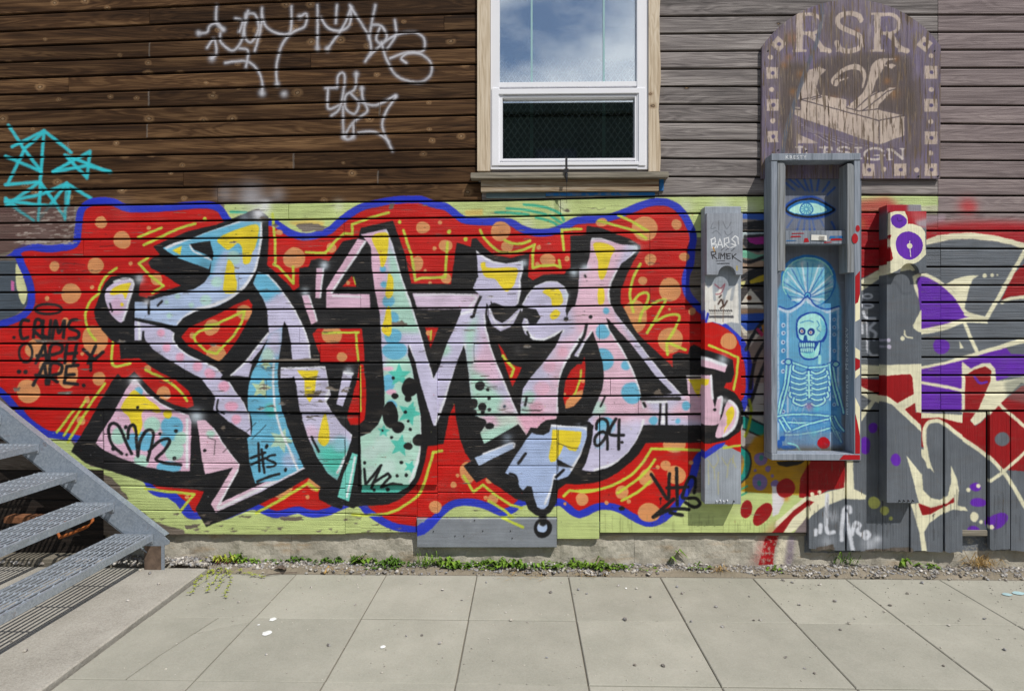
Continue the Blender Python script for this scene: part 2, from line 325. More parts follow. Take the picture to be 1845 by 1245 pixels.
    c.dots(BLK, '315 777 3.6;286 782 3;224 770 3.6;202 809 4;312 826 3.6;248 734 3;226 820 2.5')
    for s in ('217 818 200 802 193 780 196 766 204 763 214 772 224 796 235 818', '228 790 230 772 237 766 242 774 244 800 246 822', '246 822 250 796 260 778 270 775 274 784 270 806 264 830', '266 814 284 796 300 791 303 798 292 814 279 828 292 834 324 838'):
        c.line(BLK, s, 5.6, .8)
    # --- pink arrow
    F4 = nums('353 758 368 757 384 772 400 798 430 838 428 850 397 905 470 872 540 838 549 844 470 886 387 924 378 909 388 893 418 843 368 855 362 830 356 780')
    c.poly((234, 196, 216), F4); c.setclip(F4); c.poly(LIL, '396 920 550 835 560 860 400 940', blur=6); c.dot(MNT, 378, 782, 8, 7, soft=2); c.line(WHT, '384 772 400 798 430 838 426 850 390 915', 4, 1.6); c.line(WHT, '392 917 470 880 546 842', 5, 2); c.clip = None
    c.dot(BLK, 367, 812, 3)
    # --- middle letter: arch and leg
    AR = nums('464 490 482 494 498 509 514 531 530 555 544 582 552 600 558 622 561 648 526 648 524 618 518 590 512 579 508 590 485 602 483 586 481 557 474 539 464 523 456 511')
    c.poly(LIL, AR); c.setclip(AR); c.poly(SKB, '455 480 490 490 510 524 478 545 455 515', blur=4); c.line(WHT, '466 489 484 495 514 530 544 581 558 620 561 648', 6, 2); c.clip = None
    c.poly(LIL, '414 676 440 653 454 656 448 679'); c.poly(LIL, '440 656 466 620 484 599 486 603 470 630 450 654'); c.line(WHT, '416 676 440 654 466 621 483 600', 3, 1)
    LG = nums('485 602 508 590 508 612 502 648 500 672 502 700 508 740 516 768 528 800 546 842 500 866 458 871 448 836 444 790 452 784 453 760 447 738 446 716 448 694 454 672 464 652 476 626')
    c.poly(SKB, LG); c.setclip(LG)
    c.poly(LIL, '480 595 512 585 510 640 470 650', blur=8); c.dot((190, 224, 214), 482, 640, 12, soft=3); c.dot(TEA, 488, 738, 12, soft=3, op=.7)
    c.star((198, 222, 178), 471, 700, 20, 10); c.star((198, 222, 178), 479, 656, 11, 40); c.star((186, 220, 196), 505, 794, 24, 20); c.dot((176, 200, 236), 520, 830, 14, soft=4)
    c.line(WHT, '494 646 492 672 494 720 498 752 506 780 520 810 530 836 536 848', 4, 1.6); c.clip = None
    for s in ('464 799 466 850', '470 810 475 852', '450 826 476 816', '451 838 477 826', '462 868 482 860 502 854'): c.line(BLK, s, 4.6, .8)
    c.line(BLK, '494 820 484 822 480 828 494 834 492 840 480 842', 4, .8); c.dot(BLK, 479, 805, 3, 5, 20); c.dot(BLK, 513, 847, 3, 4)
    F6 = nums('506 662 586 660 590 680 596 712 588 724 600 746 614 766 634 784 632 792 620 830 607 866 590 854 570 824 554 790 544 758 538 726 534 696 530 678 526 681 505 682')
    c.poly(LIL, F6); c.setclip(F6); c.poly(TEA, '560 800 600 800 640 810 612 870 580 850', blur=9); c.dot((150, 205, 220), 612, 800, 14, soft=4); c.dot(PNK, 560, 780, 14, soft=4, op=.6)
    c.line(WHT, '588 662 594 700 590 726 634 785 618 830 607 852', 5, 2); c.line(WHT, '508 662 586 661', 5, 2); c.clip = None
    c.poly(YEL, '535 667 574 668 569 686 567 710 558 725 550 714 548 684 540 674'); c.poly(YEL, '584 744 591 770 592 794 583 804 572 794 576 770', sm=True); c.line(BLK, '560 788 573 814', 4.5)
    c.poly(LIL, '618 670 636 672 630 696 618 732 606 728 613 696'); c.line(WHT, '620 671 635 673', 5, 2); c.glow((220, 228, 240), 628, 668, 12, .7)
    c.poly((118, 212, 198), '634 816 644 819 636 864 628 904 607 896 618 856'); c.line(WHT, '639 824 624 896', 3.4, 1.2)
    c.poly(PNK, '570 483 584 483 576 538 568 537'); c.line(WHT, '583 484 577 536', 3, 1); c.glow((215, 228, 240), 584, 478, 13, .9)
    c.poly(PNK, '544 533 556 531 562 552 572 579 561 585 552 561'); c.line(WHT, '557 533 571 578', 3, 1); c.glow((215, 228, 240), 550, 526, 12, .8)
    # --- the tall middle letter
    c.poly(PNK, '588 520 644 431 661 434 630 480 597 529 588 529'); c.line(WHT, '658 436 630 478 598 527', 4, 1.4)
    c.poly((228, 190, 214), '588 529 666 530 667 556 588 556'); c.line(WHT, '600 533 650 535', 3, 1.6)
    ML = nums('650 423 696 413 708 441 714 465 726 505 739 540 753 585 762 614 768 636 782 682 794 654 806 618 820 588 832 556 864 529 858 451 870 461 890 471 912 475 942 470 943 485 938 505 939 525 934 547 926 554 908 552 890 545 880 552 877 566 877 592 884 624 896 656 910 688 922 720 934 745 938 748 856 750 848 712 844 672 840 640 836 622 824 650 812 688 800 730 786 766 782 767 770 730 758 690 748 650 736 620 736 640 744 668 753 720 759 750 760 790 756 830 748 858 734 878 716 888 650 888 653 870 650 786 668 778 682 765 690 745 694 726 694 700 690 650 686 594 684 565 676 525 670 485 668 445 660 433')
    c.poly(LIL, ML); c.setclip(ML)
    c.poly(PNK, '650 420 690 412 700 440 690 560 660 600 650 500', blur=5); c.poly(MNT, '698 440 716 470 760 600 700 600 702 500', blur=4)
    c.poly(MNT, '640 790 680 700 700 640 740 640 764 740 764 890 640 892', blur=5)
    c.dots(SKB, '690 485 6;700 543 11;708 573 11;692 513 6;708 606 16 14;712 632 22 16;700 690 12 16;706 730 10', soft=1.1); c.dots((236, 186, 210), '700 664 10 4;706 706 9 5', soft=1.2)
    c.star(TEA, 722, 802, 21, 10); c.star(TEA, 720, 676, 22, 0); c.star(TEA, 738, 744, 23, 20); c.star(TEA, 692, 776, 12, 5); c.star(TEA, 742, 744, 15, 30); c.star(TEA, 740, 840, 13, 20); c.poly(TEA, '650 874 740 872 720 892 650 892', blur=1.2)
    for x, y, r in ((690, 800, 16), (668, 815, 14), (700, 840, 14), (672, 850, 12)): c.dot((206, 222, 222), x, y, r, soft=4, op=.5)
    c.poly(PNK, '846 660 870 620 862 580 900 640 905 690 850 700', blur=7, op=.8); c.poly(MNT, '838 600 862 560 850 640 880 690 935 750 850 752', blur=6); c.dot(PNK, 915, 735, 16, soft=5, op=.7); c.dot(MNT, 800, 630, 12, soft=4); c.dot(PNK, 868, 660, 18, 14, soft=5, op=.8); c.dot(PNK, 770, 545, 18, 10, soft=4, op=.7)
    for s in ('697 415 708 441 726 505 753 585 764 618 782 680', '874 568 876 592 884 624 896 656 922 720 934 744', '942 472 938 505 934 546', '858 453 890 472 942 471', '738 624 752 680 760 740 758 810 740 866', '838 622 812 690 786 764', '862 532 856 556 830 566'): c.line(WHT, s, 5, 2, op=.9)
    c.clip = None
    c.poly((222, 200, 226), '743 529 864 529 857 548 852 557 752 557'); c.line(WHT, '748 532 852 532 845 555', 4, 2, op=.8); c.line(BLK, '866 534 858 552 853 570', 5)
    c.poly(BLK, '752 558 828 558 830 564 820 588 792 590 766 590 754 586'); c.poly(BLK, '738 513 860 514 872 520 868 530 742 528', op=1)
    c.poly(LIL, '852 519 860 500 875 500 880 530 866 534')
    for s in ('670 427 698 421 698 457 692 479 686 479 682 457', '700 493 708 501 708 529 701 538 694 531 698 505', '698 553 704 559 706 594 700 606 688 596 692 575', '866 475 874 473 880 483 930 483 929 505 922 519 912 525 902 515 892 503 874 499 868 485'): c.poly(YEL, s, sm=True)
    for e in ('704 747 14 24', '718 769 11', '739 698 15 17', '736 718 6', '712 713 6 5.5', '709 681 3', '731 742 3.2', '736 758 2.6', '740 773 3', '706 787 2.6', '756 792 12 11', '736 803 8 6.5', '658 833 3', '724 832 3.3', '716 856 3', '733 855 3.2', '673 883 3', '698 882 3.6', '706 788 2.6',
              '865 695 9 8', '879 702 3.2', '881 718 3', '869 733 7.5', '882 738 3.2', '870 742 3.8', '850 571 3.2', '690 775 2'): c.dots(BLK, e)
    c.dots((70, 80, 90), '909 732 3', soft=1)
    for s in ('657 844 660 872 688 837 668 880', '674 868 700 852 704 858 686 878 708 870 724 872'): c.line(BLK, s, 4.8, .8, sm=False)
    c.poly(BLK, '877 546 882 553 880 570 884 590 876 590 874 566')
    CR = '880 550 886 561 892 575 904 582 916 575 934 557 942 556 938 572 918 590 902 597 886 587 878 566'
    c.poly(BLK, '884 541 890 551 908 554 932 553 934 557 916 576 904 583 892 576 886 562'); c.poly(LIL, CR); c.line(WHT, '882 556 890 576 904 590 922 576 940 558', 3, 1.2, op=.8)
    c.dots(BLK, '852 727 9;864 760 12 9;853 743 6;882 768 8 6;846 742 6')
    # lower part of the leg
    LR = nums('858 750 1004 749 1002 755 984 757 974 764 968 772 956 770 948 784 934 764 872 800 865 780 874 768 872 756')
    c.poly((206, 222, 212), LR); c.setclip(LR); c.poly((238, 182, 206), '930 745 1004 745 1004 770 950 790 940 770', blur=4); c.poly(PNK, '862 745 890 745 900 768 880 770', blur=5); c.poly(MNT, '860 780 930 762 900 800 870 805', blur=3); c.clip = None
    c.dots(BLK, '864 762 12 9;882 768 8 6')
    c.poly(PBL, '855 825 923 797 928 807 862 840'); c.line(WHT, '870 818 922 799 926 806', 3, 1.2); c.glow((190, 210, 235), 914, 792, 15, .6)
    F11 = nums('958 779 968 783 980 784 990 778 993 765 1058 770 1058 784 1052 812 1036 840 1024 858 1006 865 998 864 994 884 988 910 978 920 968 914 962 896 958 878 950 876 942 884 936 878 932 864 926 860 910 853 918 838 934 814 948 792')
    c.poly((176, 196, 236), F11); c.setclip(F11); c.line(WHT, '993 767 1057 772 1053 808 1030 846', 6, 2); c.line(WHT, '1000 856 994 880 982 908', 4, 1.6); c.clip = None
    c.poly(BLK, '1004 827 1034 843 1004 840'); c.poly(YEL, '995 774 1048 778 1046 798 1038 813 1026 812 1016 802 1008 820 1000 832 992 833 989 824 994 796')
    for s in ('947 818 934 835', '919 854 928 858 932 868', '1016 847 1002 860'): c.line(BLK, s, 5)
    c.glow((190, 205, 225), 1050, 762, 16, .45)
    # --- third letter: head, stem, tear, right leg
    F10 = nums('940 549 950 531 964 515 984 507 1004 507 1018 517 1024 531 1022 556 1036 553 1042 525 1043 497 1044 484 1056 483 1062 465 1064 435 1066 429 1084 429 1120 441 1148 443 1149 451 1136 463 1120 475 1110 493 1102 509 1098 525 1100 547 1108 563 1140 603 1170 643 1200 680 1228 710 1240 712 1236 676 1282 676 1284 720 1288 734 1292 716 1302 715 1300 740 1296 762 1290 766 1160 766 1150 790 1132 816 1114 832 1094 844 1070 850 1048 848 1056 834 1066 800 1070 766 1058 762 1072 732 1084 704 1088 680 1086 652 1078 626 1068 597 1056 614 1042 643 1024 646 1012 672 1007 690 1005 715 1006 748 938 748 938 730 942 700 956 680 980 652 1000 626 1015 594 1000 606 980 614 960 612 946 602 940 586 942 574 950 573 954 584 966 583 974 572 966 558 952 555')
    c.poly(LIL, F10); c.setclip(F10)
    c.poly((236, 196, 216), '1030 560 1060 430 1130 430 1100 520 1110 570 1140 620 1170 740 1300 770 1300 660 1240 660 1232 720 1180 760 1070 770 1086 640 1040 600', blur=6)
    c.poly((236, 196, 216), '1000 620 1050 590 1020 660 1010 750 960 752 950 735 990 690', blur=7, op=.8); c.dots((240, 180, 202), '1014 634 10;990 660 12;976 700 14;964 738 16', soft=2.5, op=.7); c.dots(MNT, '952 716 12;946 740 10;1078 736 14;1074 690 10', soft=3, op=.8)
    c.dots(SKB, '1086 598 13;1086 648 20;1128 658 9;1138 708 18 20;1236 731 8;1092 560 6;1222 759 4.5;1178 758 8;1092 768 18 16;1080 800 10', soft=1)
    c.poly(LIL, '1072 780 1160 748 1164 800 1050 852', blur=8, op=.7)
    for s in ('940 547 964 514 1000 506 1020 520 1023 556', '1066 431 1086 430 1146 446 1110 492 1098 525 1102 548 1140 602 1200 679 1228 709', '1066 598 1042 640', '1058 588 1030 634 1010 676 1005 740', '1094 586 1130 646 1154 704 1160 734', '1166 724 1200 724', '1160 758 1150 792 1120 828 1072 848', '1282 677 1285 718', '1238 678 1280 677', '1015 596 980 613', '944 590 962 610 984 612'): c.line(WHT, s, 5, 2)
    c.clip = None
    c.poly(BLK, '1092 572 1100 580 1130 612 1150 636 1180 676 1212 708 1190 712 1156 716 1152 696 1140 664 1120 626 1098 594', op=1)
    c.poly(BLK, '938 557 940 563 954 556 968 561 973 573 966 582 954 583 951 575 944 573 940 585 920 594', op=1); c.line(WHT, '948 576 950 588', 3, 1)
    c.poly(BLK, '1030 500 1042 500 1041 520 1034 550 1024 563 1021 572 1019 560 1026 530', op=1)
    c.dots(BLK, '1020 575 4;1064 571 3.5;1045 612 2')
    c.line(BLK, '1057 585 1050 610 1030 642', 5.2)
    TR = '1068 597 1078 626 1086 652 1088 680 1084 704 1072 732 1054 756 1040 762 1008 754 1006 730 1006 700 1014 666 1030 640 1042 643 1056 614'
    c.poly(BLK, TR); RT = '1053 642 1055 656 1054 690 1048 716 1034 732 1019 736 1015 716 1018 688 1028 668 1040 656 1048 656'
    c.poly(RED, RT); c.setclip(RT); c.poly(TAN, '1050 702 1050 720 1034 736 1016 740 1020 722 1034 708'); c.dots(TAN, '1050 686 4;1017 710 3'); c.clip = None
    c.line(LIM, '1047 667 1046 680 1040 700 1034 713', 3.8)
    c.poly(BLK, '1006 748 1070 748 1052 762 1000 762', op=1)
    for s in ('1069 440 1092 439 1108 449 1100 465 1092 493 1086 503 1079 499 1077 469', '1078 521 1088 521 1088 545 1078 547', '978 527 986 521 1006 521 1014 537 1014 545 1008 551 996 552 992 537', '1000 558 1009 563 1005 572 995 576 991 568'): c.poly(YEL, s, sm=True)
    c.poly(YEL, '1239 683 1278 683 1276 692 1262 698 1260 716 1252 706 1246 692')
    c.line(BLK, '950 598 953 606', 4); c.line(BLK, '946 730 949 716', 4); c.line(BLK, '1082 732 1090 714', 3.5); c.line(BLK, '1156 718 1224 718', 7); c.line(BLK, '1054 497 1055 499', 4); c.line(BLK, '1160 726 1163 732', 5)
    c.line(BLK, '1190 728 1189 766', 4); c.line(BLK, '1201 728 1202 766', 4); c.poly(WHT, '1194 730 1198 730 1199 765 1192 765')
    c.line(BLK, '1048 765 1062 764 1060 790 1050 820 1040 845 1054 852', 6, 1, op=1)
    for x, y, r in ((1146, 447, 13), (1054, 484, 13), (1034, 492, 12), (1020, 532, 9), (944, 474, 11)): c.glow((214, 228, 240), x, y, r, .8)
    for s in ('1075 773 1076 762 1084 755 1093 758 1096 770 1090 790 1078 803 1072 798 1074 786 1086 778 1094 786 1095 810', '1110 755 1098 782 1124 784', '1116 757 1115 810'): c.line(BLK, s, 5.4, .8)
    c.dot(BLK, 1121, 797, 2.8)
    c.poly((134, 140, 148), '750 933 1004 933 1004 990 750 990'); c.poly(BLU, '750 966 750 948 772 933 794 933 780 950 764 962'); c.line(LIM, '905 932 942 949', 5)
    c.dots(BLK, '978 951 17 17'); c.dots(PBL, '977 949 9 10'); c.glow(WHT, 974, 944, 5, .8); c.line(BLK, '978 925 978 940', 14, 2)
    # tags
    for s in ('1174 855 1190 880 1204 900 1206 876 1207 854', '1220 844 1221 910', '1202 880 1240 878', '1252 888 1254 864 1242 862 1232 888 1232 898 1254 898 1262 908 1252 914 1236 906'): c.line(BLK, s, 6, .8)
    for s in ('1178 932 1214 900', '1178 932 1210 918 1242 918', '1208 924 1230 929'): c.line(BLK, s, 6.5, .8)
    c.dots(BLK, '1191 899 2.6;1121 917 5.5 4.5'); c.line(BLK, '1191 899 1191 909', 1.4)
    t = np.linspace(0, 2 * math.pi, 24)
    c.line(BLK, np.stack([87 + 24 * np.cos(t), 557 + 9 * np.sin(t)], 1), 4.6, .8, sm=False)
    c.line(BLK, np.stack([46 + 12 * np.cos(t), 636 + 17 * np.sin(t)], 1), 4.6, .8, sm=False)
    for s in ('52 578 40 578 36 596 40 610 50 608', '60 608 64 578 74 578 74 588 60 594 80 612', '78 578 76 604 88 610 92 578', '94 610 100 578 106 600 116 578 114 608', '138 576 128 578 124 590 140 598 140 608 124 610',
              '64 654 80 620 84 654', '66 641 84 640', '88 654 92 622 110 622 110 634 90 640', '116 654 120 620', '132 654 138 620', '118 638 138 636', '150 630 170 648 186 634', '172 624 158 654', '163 640 163 667',
              '60 694 80 654 84 692', '64 676 90 678', '88 692 92 656 110 658 108 672 90 678 104 688', '140 658 120 660 116 690 140 692', '118 676 134 675'): c.line(BLK, s, 6, .9, sm=len(s.split()) > 8)
    c.dots(BLK, '25 608 3;34 670 4;46 670 4;151 694 3.4')
    # --- between the boxes
    for col, s in (((60, 100, 190), '1335 385 1380 385 1380 398 1335 394'), ((48, 48, 52), '1335 402 1380 396 1380 414 1335 414'), ((190, 205, 208), '1335 417 1380 417 1380 424 1335 430'), ((48, 48, 52), '1340 424 1380 422 1380 448 1368 455 1350 452 1338 440'),
                   ((168, 44, 140), '1345 429 1380 426 1380 440 1362 441 1350 437'), ((120, 190, 160), '1335 445 1348 452 1366 460 1380 458 1380 470 1335 464'), ((186, 158, 136), '1335 466 1380 472 1380 482 1335 482'),
                   ((44, 44, 48), '1335 508 1350 492 1380 484 1380 512 1335 522'), ((196, 170, 50), '1350 506 1366 498 1380 494 1380 506 1352 512'), ((232, 226, 150), '1333 508 1344 506 1340 516 1333 520'), ((70, 66, 66), '1333 520 1380 512 1380 545 1333 548'), ((225, 218, 205), '1335 546 1352 520 1374 546'),
                   ((225, 222, 215), '1333 549 1372 549 1376 556 1333 554'), ((150, 120, 96), '1333 558 1380 558 1380 568 1333 566'), ((46, 84, 178), '1332 566 1380 564 1372 592 1344 596 1332 586'), ((222, 214, 196), '1330 580 1346 596 1352 606 1340 604'), ((214, 206, 190), '1346 604 1362 596 1368 604 1350 626')):
        c.poly(col, s)
    c.dot((112, 58, 30), 1350, 537, 4.4)
    for s in ('1338 470 1352 472 1378 463', '1336 500 1356 488 1380 483', '1380 575 1366 590 1352 612 1344 630', '1380 615 1364 640 1356 668 1352 700', '1380 650 1366 684 1356 716 1350 730', '1380 590 1366 600'): c.line((44, 44, 48), s, 6, .8)
    c.poly((180, 50, 92), '1362 594 1372 608 1376 602 1366 590'); c.poly((190, 130, 50), '1372 586 1380 584 1380 602 1374 598')
    c.poly((26, 140, 130), '1340 747 1378 764 1378 790 1340 772'); c.line((40, 40, 44), '1340 748 1378 766', 3); c.line((40, 40, 44), '1340 773 1378 790', 3)
    c.poly((176, 176, 172), '1333 776 1358 786 1340 806 1333 804'); c.line((160, 176, 40), '1350 720 1354 745 1350 770 1344 786', 5, 1.6)
    OC = '1362 788 1386 780 1460 810 1462 880 1440 893 1380 894 1336 892 1336 840 1345 812'
    c.poly((186, 140, 26), OC, blur=3); c.poly(PAL, '1336 886 1440 893 1440 962 1336 962')
    c.line((26, 140, 130), '1330 810 1344 818 1348 836 1344 856 1332 866', 12, .8); c.line((40, 40, 44), '1334 804 1350 816 1354 836 1348 858 1334 872', 3)
    c.line((70, 176, 140), '1336 882 1348 876', 3); c.line((70, 176, 140), '1336 893 1346 888', 3)
    for e in ('1370 869 14 15', '1372 827 12', '1385 845 5 6', '1393 858 3', '1362 848 3', '1398 873 8'): c.dots((124, 104, 160), e)
    c.dots((58, 130, 124), '1369 871 4 5;1373 825 4 5')
    c.poly((40, 38, 40), '1400 832 1452 830 1444 836 1420 842 1404 838')
    # --- right: grey, cream, red and purple piece
    c.poly(GRY, '1545 420 1640 470 1700 425 1760 420 1885 430 1885 995 1455 1000 1455 900 1545 760')
    c.poly((198, 215, 150), '1545 353 1690 353 1690 384 1545 384', op=.6); c.poly((176, 34, 40), '1545 362 1600 356 1620 372 1580 386 1545 386', blur=6, op=.7)
    c.poly((222, 214, 200), '1655 372 1690 370 1690 384 1655 384', blur=1, op=.6); c.poly((170, 150, 160), '1665 388 1704 388 1702 400 1665 410', blur=2, op=.8)
    c.glow((190, 34, 42), 1742, 372, 22, .75); c.glow((190, 34, 42), 1752, 374, 14, .5)
    c.poly((172, 24, 34), '1660 410 1700 402 1760 398 1885 400 1885 440 1660 440', blur=6); c.poly((172, 24, 34), '1545 384 1592 384 1592 482 1545 505'); c.glow((205, 150, 80), 1550, 404, 18, .5); c.glow((110, 90, 90), 1588, 410, 14, .5)
    c.poly(CRM, '1664 434 1690 424 1720 420 1750 419 1790 424 1822 431 1885 450 1885 465 1822 441 1790 435 1750 431 1710 432 1664 443'); c.poly(GRY, '1664 443 1710 432 1750 431 1790 435 1822 441 1885 465 1885 520 1664 500')
    c.poly(CRM, '1545 508 1592 481 1592 498 1566 515 1545 530'); c.poly(GRY, '1545 530 1566 515 1592 498 1592 660 1545 660')
    WG = (222, 226, 236)
    for x, y, rx, ry in ((1563, 534, 8, 4), (1563, 551, 10, 3.4)): c.line(WG, np.stack([x + rx * np.cos(t), y + ry * np.sin(t)], 1), 3.6, 1, sm=False)
    for s in ('1555 562 1560 572 1576 574', '1552 580 1554 600', '1563 582 1565 612', '1576 582 1567 592 1578 600 1575 612', '1563 615 1564 630 1570 640 1580 641'): c.line(WG, s, 5.4, 1.4)
    c.poly(PUR, '1655 498 1674 501 1690 511 1710 525 1728 545 1732 557 1746 571 1722 579 1655 596'); c.line(CRM, '1652 494 1662 494 1682 502 1706 519 1726 540 1736 558 1746 566 1777 574', 6.5, .6)
    c.poly(CRM, '1704 513 1720 503 1742 497 1764 496 1752 504 1745 525 1737 560 1730 541 1718 525'); c.line(CRM, '1740 566 1777 575 1800 535 1825 490 1860 430', 7.5, .6, sm=False)
    c.dots(CRM, '1774 497 4;1788 496 3.4;1797 496 1.6'); c.poly(DRED, '1828 492 1885 440 1885 530 1822 534 1804 540'); c.line(CRM, '1806 545 1822 538 1870 534', 6)
    c.poly(CRM, '1655 594 1700 585 1740 572 1778 570 1780 583 1740 581 1700 596 1655 604'); c.line(CRM, '1738 582 1761 636', 6.5)
    c.dot(PUR, 1696, 624, 15, 14); c.poly(CRM, '1728 614 1736 627 1729 628')
    c.poly(PUR, '1655 664 1731 648 1771 638 1811 625 1822 638 1885 640 1885 676 1822 678 1793 687 1790 740 1655 742'); c.poly(CRM, '1655 661 1700 652 1731 643 1761 634 1822 615 1885 598 1885 610 1822 624 1771 638 1731 650 1655 667')
    c.line(CRM, '1655 689 1700 696 1735 704', 5.5, .6); c.poly(CRM, '1733 651 1749 664 1770 654 1784 654 1793 664 1795 686 1822 684 1885 670 1885 700 1840 690 1805 725 1767 763 1757 767 1748 752 1738 745 1732 750 1733 700')
    c.poly(DRED, '1740 676 1755 666 1775 660 1786 668 1785 686 1761 741 1738 741'); c.line(PUR, '1757 679 1765 690 1778 688', 4.5)
    c.poly(CRM, '1655 743 1733 747 1733 762 1655 756'); c.poly(DRED, '1655 754 1690 752 1733 762 1738 744 1760 744 1750 758 1760 768 1770 762 1790 740 1806 724 1840 696 1885 690 1885 850 1806 846 1784 828 1732 788 1655 800')
    c.poly((120, 126, 120), '1810 690 1885 660 1885 735 1816 720', blur=3, op=.55)
    c.line(CRM, '1800 728 1822 748 1880 800', 6, .6)
    c.poly(GRY, '1664 860 1664 781 1669 765 1680 759 1697 763 1731 788 1777 820 1806 850 1830 880 1885 940 1885 995 1655 995'); c.poly(DRED, '1655 785 1662 790 1668 808 1655 802')
    c.line(CRM, '1672 840 1667 812 1664 781 1669 764 1680 758 1697 761 1731 787 1777 819 1806 849 1822 872 1850 920', 7, .6); c.dot(GRY, 1805, 791, 13, 13); c.line(CRM, '1784 866 1806 850 1850 810', 6, .6)
    c.poly(CRM, '1655 806 1668 812 1682 852 1672 840 1660 822')
    c.poly(CRM, '1633 820 1660 854 1662 882 1676 896 1692 900 1706 892 1712 868 1712 838 1722 860 1726 882 1724 910 1742 914 1746 921 1716 917 1692 928 1674 942 1664 958 1669 993 1660 993 1656 960 1640 908 1657 904 1654 888')
    c.poly(DRED, '1654 906 1660 927 1676 925 1692 916 1718 904 1717 895 1706 906 1676 914')
    c.dots(PUR, '1760 878 10 8;1765 906 15 8;1796 938 21 13 -30;1756 956 11 8;1574 771 8.5 9.5;1559 803 10 16')
    c.dots(CRM, '1765 876 4;1747 883 4;1758 932 8 9;1770 941 3.5;1786 949 4.5')
    c.dots((196, 200, 110), '1576 906 11 11;1595 920 8;1606 934 3.6')
    # between the box and the second board
    c.poly(CRM, '1545 655 1592 660 1592 678 1545 682'); c.poly(DRED, '1545 682 1592 684 1592 716 1545 692'); c.poly(CRM, '1545 692 1592 716 1592 730 1577 724 1552 760 1545 750 1570 722 1545 706')
    # under the box
    c.poly(DRED, '1443 864 1462 828 1522 828 1522 878 1491 883 1464 897 1441 897'); c.poly(CRM, '1400 940 1451 896 1476 890 1520 878 1524 828 1536 828 1538 880 1562 892 1560 900 1520 898 1484 912 1462 928 1446 950 1420 962 1396 950')
    c.poly((130, 118, 120), '1430 962 1446 944 1456 930 1456 962'); c.poly((226, 222, 226), '1392 876 1425 880 1404 926 1393 932'); c.glow((214, 130, 70), 1418, 898, 8, .8)
    c.poly(DRED, '1457 901 1430 922 1404 948 1388 965 1380 990 1370 1022 1397 1022 1402 990 1410 964 1430 934 1466 904'); c.poly((190, 40, 50), '1384 960 1400 938 1378 1020 1358 1020', blur=7, op=.5)
    c.poly((222, 214, 190), '1402 1022 1406 990 1416 964 1430 964 1420 990 1418 1022', blur=2, op=.8); c.poly((128, 110, 138), '1420 1022 1424 980 1432 966 1440 966 1432 1022', blur=3, op=.6)
    c.dots(DRED, '1346 918 10 17 12;1375 927 13 23 38;1417 880 17'); c.dots(CRM, '1463 890 4;1476 886 3.6')
    for s in ('1490 892 1488 935 1490 958 1502 958', '1478 945 1477 958', '1470 955 1469 962', '1520 918 1516 950 1516 972', '1524 926 1530 960 1536 990', '1534 962 1540 942 1550 946 1544 956 1552 964', '1556 964 1562 958 1567 964 1560 970 1556 962', '1522 915 1530 913 1531 922'): c.line(WG, s, 7, 1.5, op=.95)
    c.glow(WG, 1500, 930, 16, .5); c.glow(WG, 1568, 980, 22, .6); c.glow(WG, 1490, 975, 18, .4); c.glow(WG, 1582, 972, 10, .7)
    # flaked spots
    for i, s in enumerate(('532 405 560 402 590 408 580 416 545 418', '701 367 710 367 708 377 702 378', '704 582 724 578 736 584 730 588 706 588', '470 648 575 646 575 651 470 651', '548 712 572 706 580 700 575 714 560 716', '330 946 360 944 355 952 335 954', '500 932 540 930 545 938 510 940', '25 700 38 698 34 705 26 706', '112 706 132 706 128 711 114 711', '1178 708 1188 700 1192 708 1198 712 1180 711', '1680 925 1682 924 1681 930 1679 930',
                          '60 612 140 613 140 616 66 617', '690 590 700 586 704 590', '396 770 404 768 402 778', '150 842 200 860 230 900 215 905 165 862', '205 905 260 925 270 945 230 940', '270 938 330 956 330 968 290 968', '1560 990 1640 986 1650 996 1560 998', '1470 986 1500 980 1506 996 1466 996')):
        c.chip(s, seed=i)
    rr = random.Random(5)
    for i in range(70):
        x, y = rr.uniform(25, 1300), rr.uniform(380, 740); w_ = rr.uniform(2, 6)
        c.chip('%f %f %f %f %f %f' % (x, y, x + w_, y - .8, x + w_ * .6, y + .9), n=2, seed=i, amt=.8)
    for i in range(46):                      # flaked lower boards
        x = rr.uniform(200, 760); y = rr.uniform(945, 966) if i % 3 else rr.uniform(926, 945); w_ = rr.uniform(6, 22)
        c.chip('%f %f %f %f %f %f' % (x, y, x + w_, y - 2.2, x + w_ * .7, y + 2), n=3, seed=i)
    for i in range(34):                      # larger flakes lifting along the old boards
        x, y = (rr.uniform(452, 640), rr.uniform(690, 758)) if i < 16 else (rr.uniform(25, 240), rr.choice((615, 649, 708, 712))) if i < 22 else (rr.uniform(260, 1250), rr.uniform(380, 742))
        w_, h_ = rr.uniform(8, 26), rr.uniform(1.5, 4.0)
        q = '%f %f %f %f %f %f %f %f' % (x, y, x + w_ * .5, y - h_, x + w_, y - h_ * .2, x + w_ * .6, y + h_ * .5)
        c.poly((232, 230, 228), [(a + 1.2, b + 1.1) for a, b in nums(q)], op=.55); c.chip(q, n=4, seed=i + 50)
    # splits and lifted edges in the old boards
    for i in range(95):
        x, y = rr.uniform(30, 1255), rr.uniform(372, 742)
        if i < 40: x, y = rr.uniform(455, 650), rr.uniform(648, 760)
        elif i < 52: x, y = rr.uniform(790, 960), rr.uniform(685, 745)
        n_ = rr.randint(3, 7); q = [(x + k * rr.uniform(4, 9), y + rr.uniform(-1.6, 1.6)) for k in range(n_)]
        c.line((34, 30, 28), q, rr.uniform(.7, 1.6), .4, sm=False, op=rr.uniform(.45, .9))
        if i % 2 == 0: c.line((226, 224, 222), [(a, b + 1.6) for a, b in q], .9, .5, sm=False, op=.35)
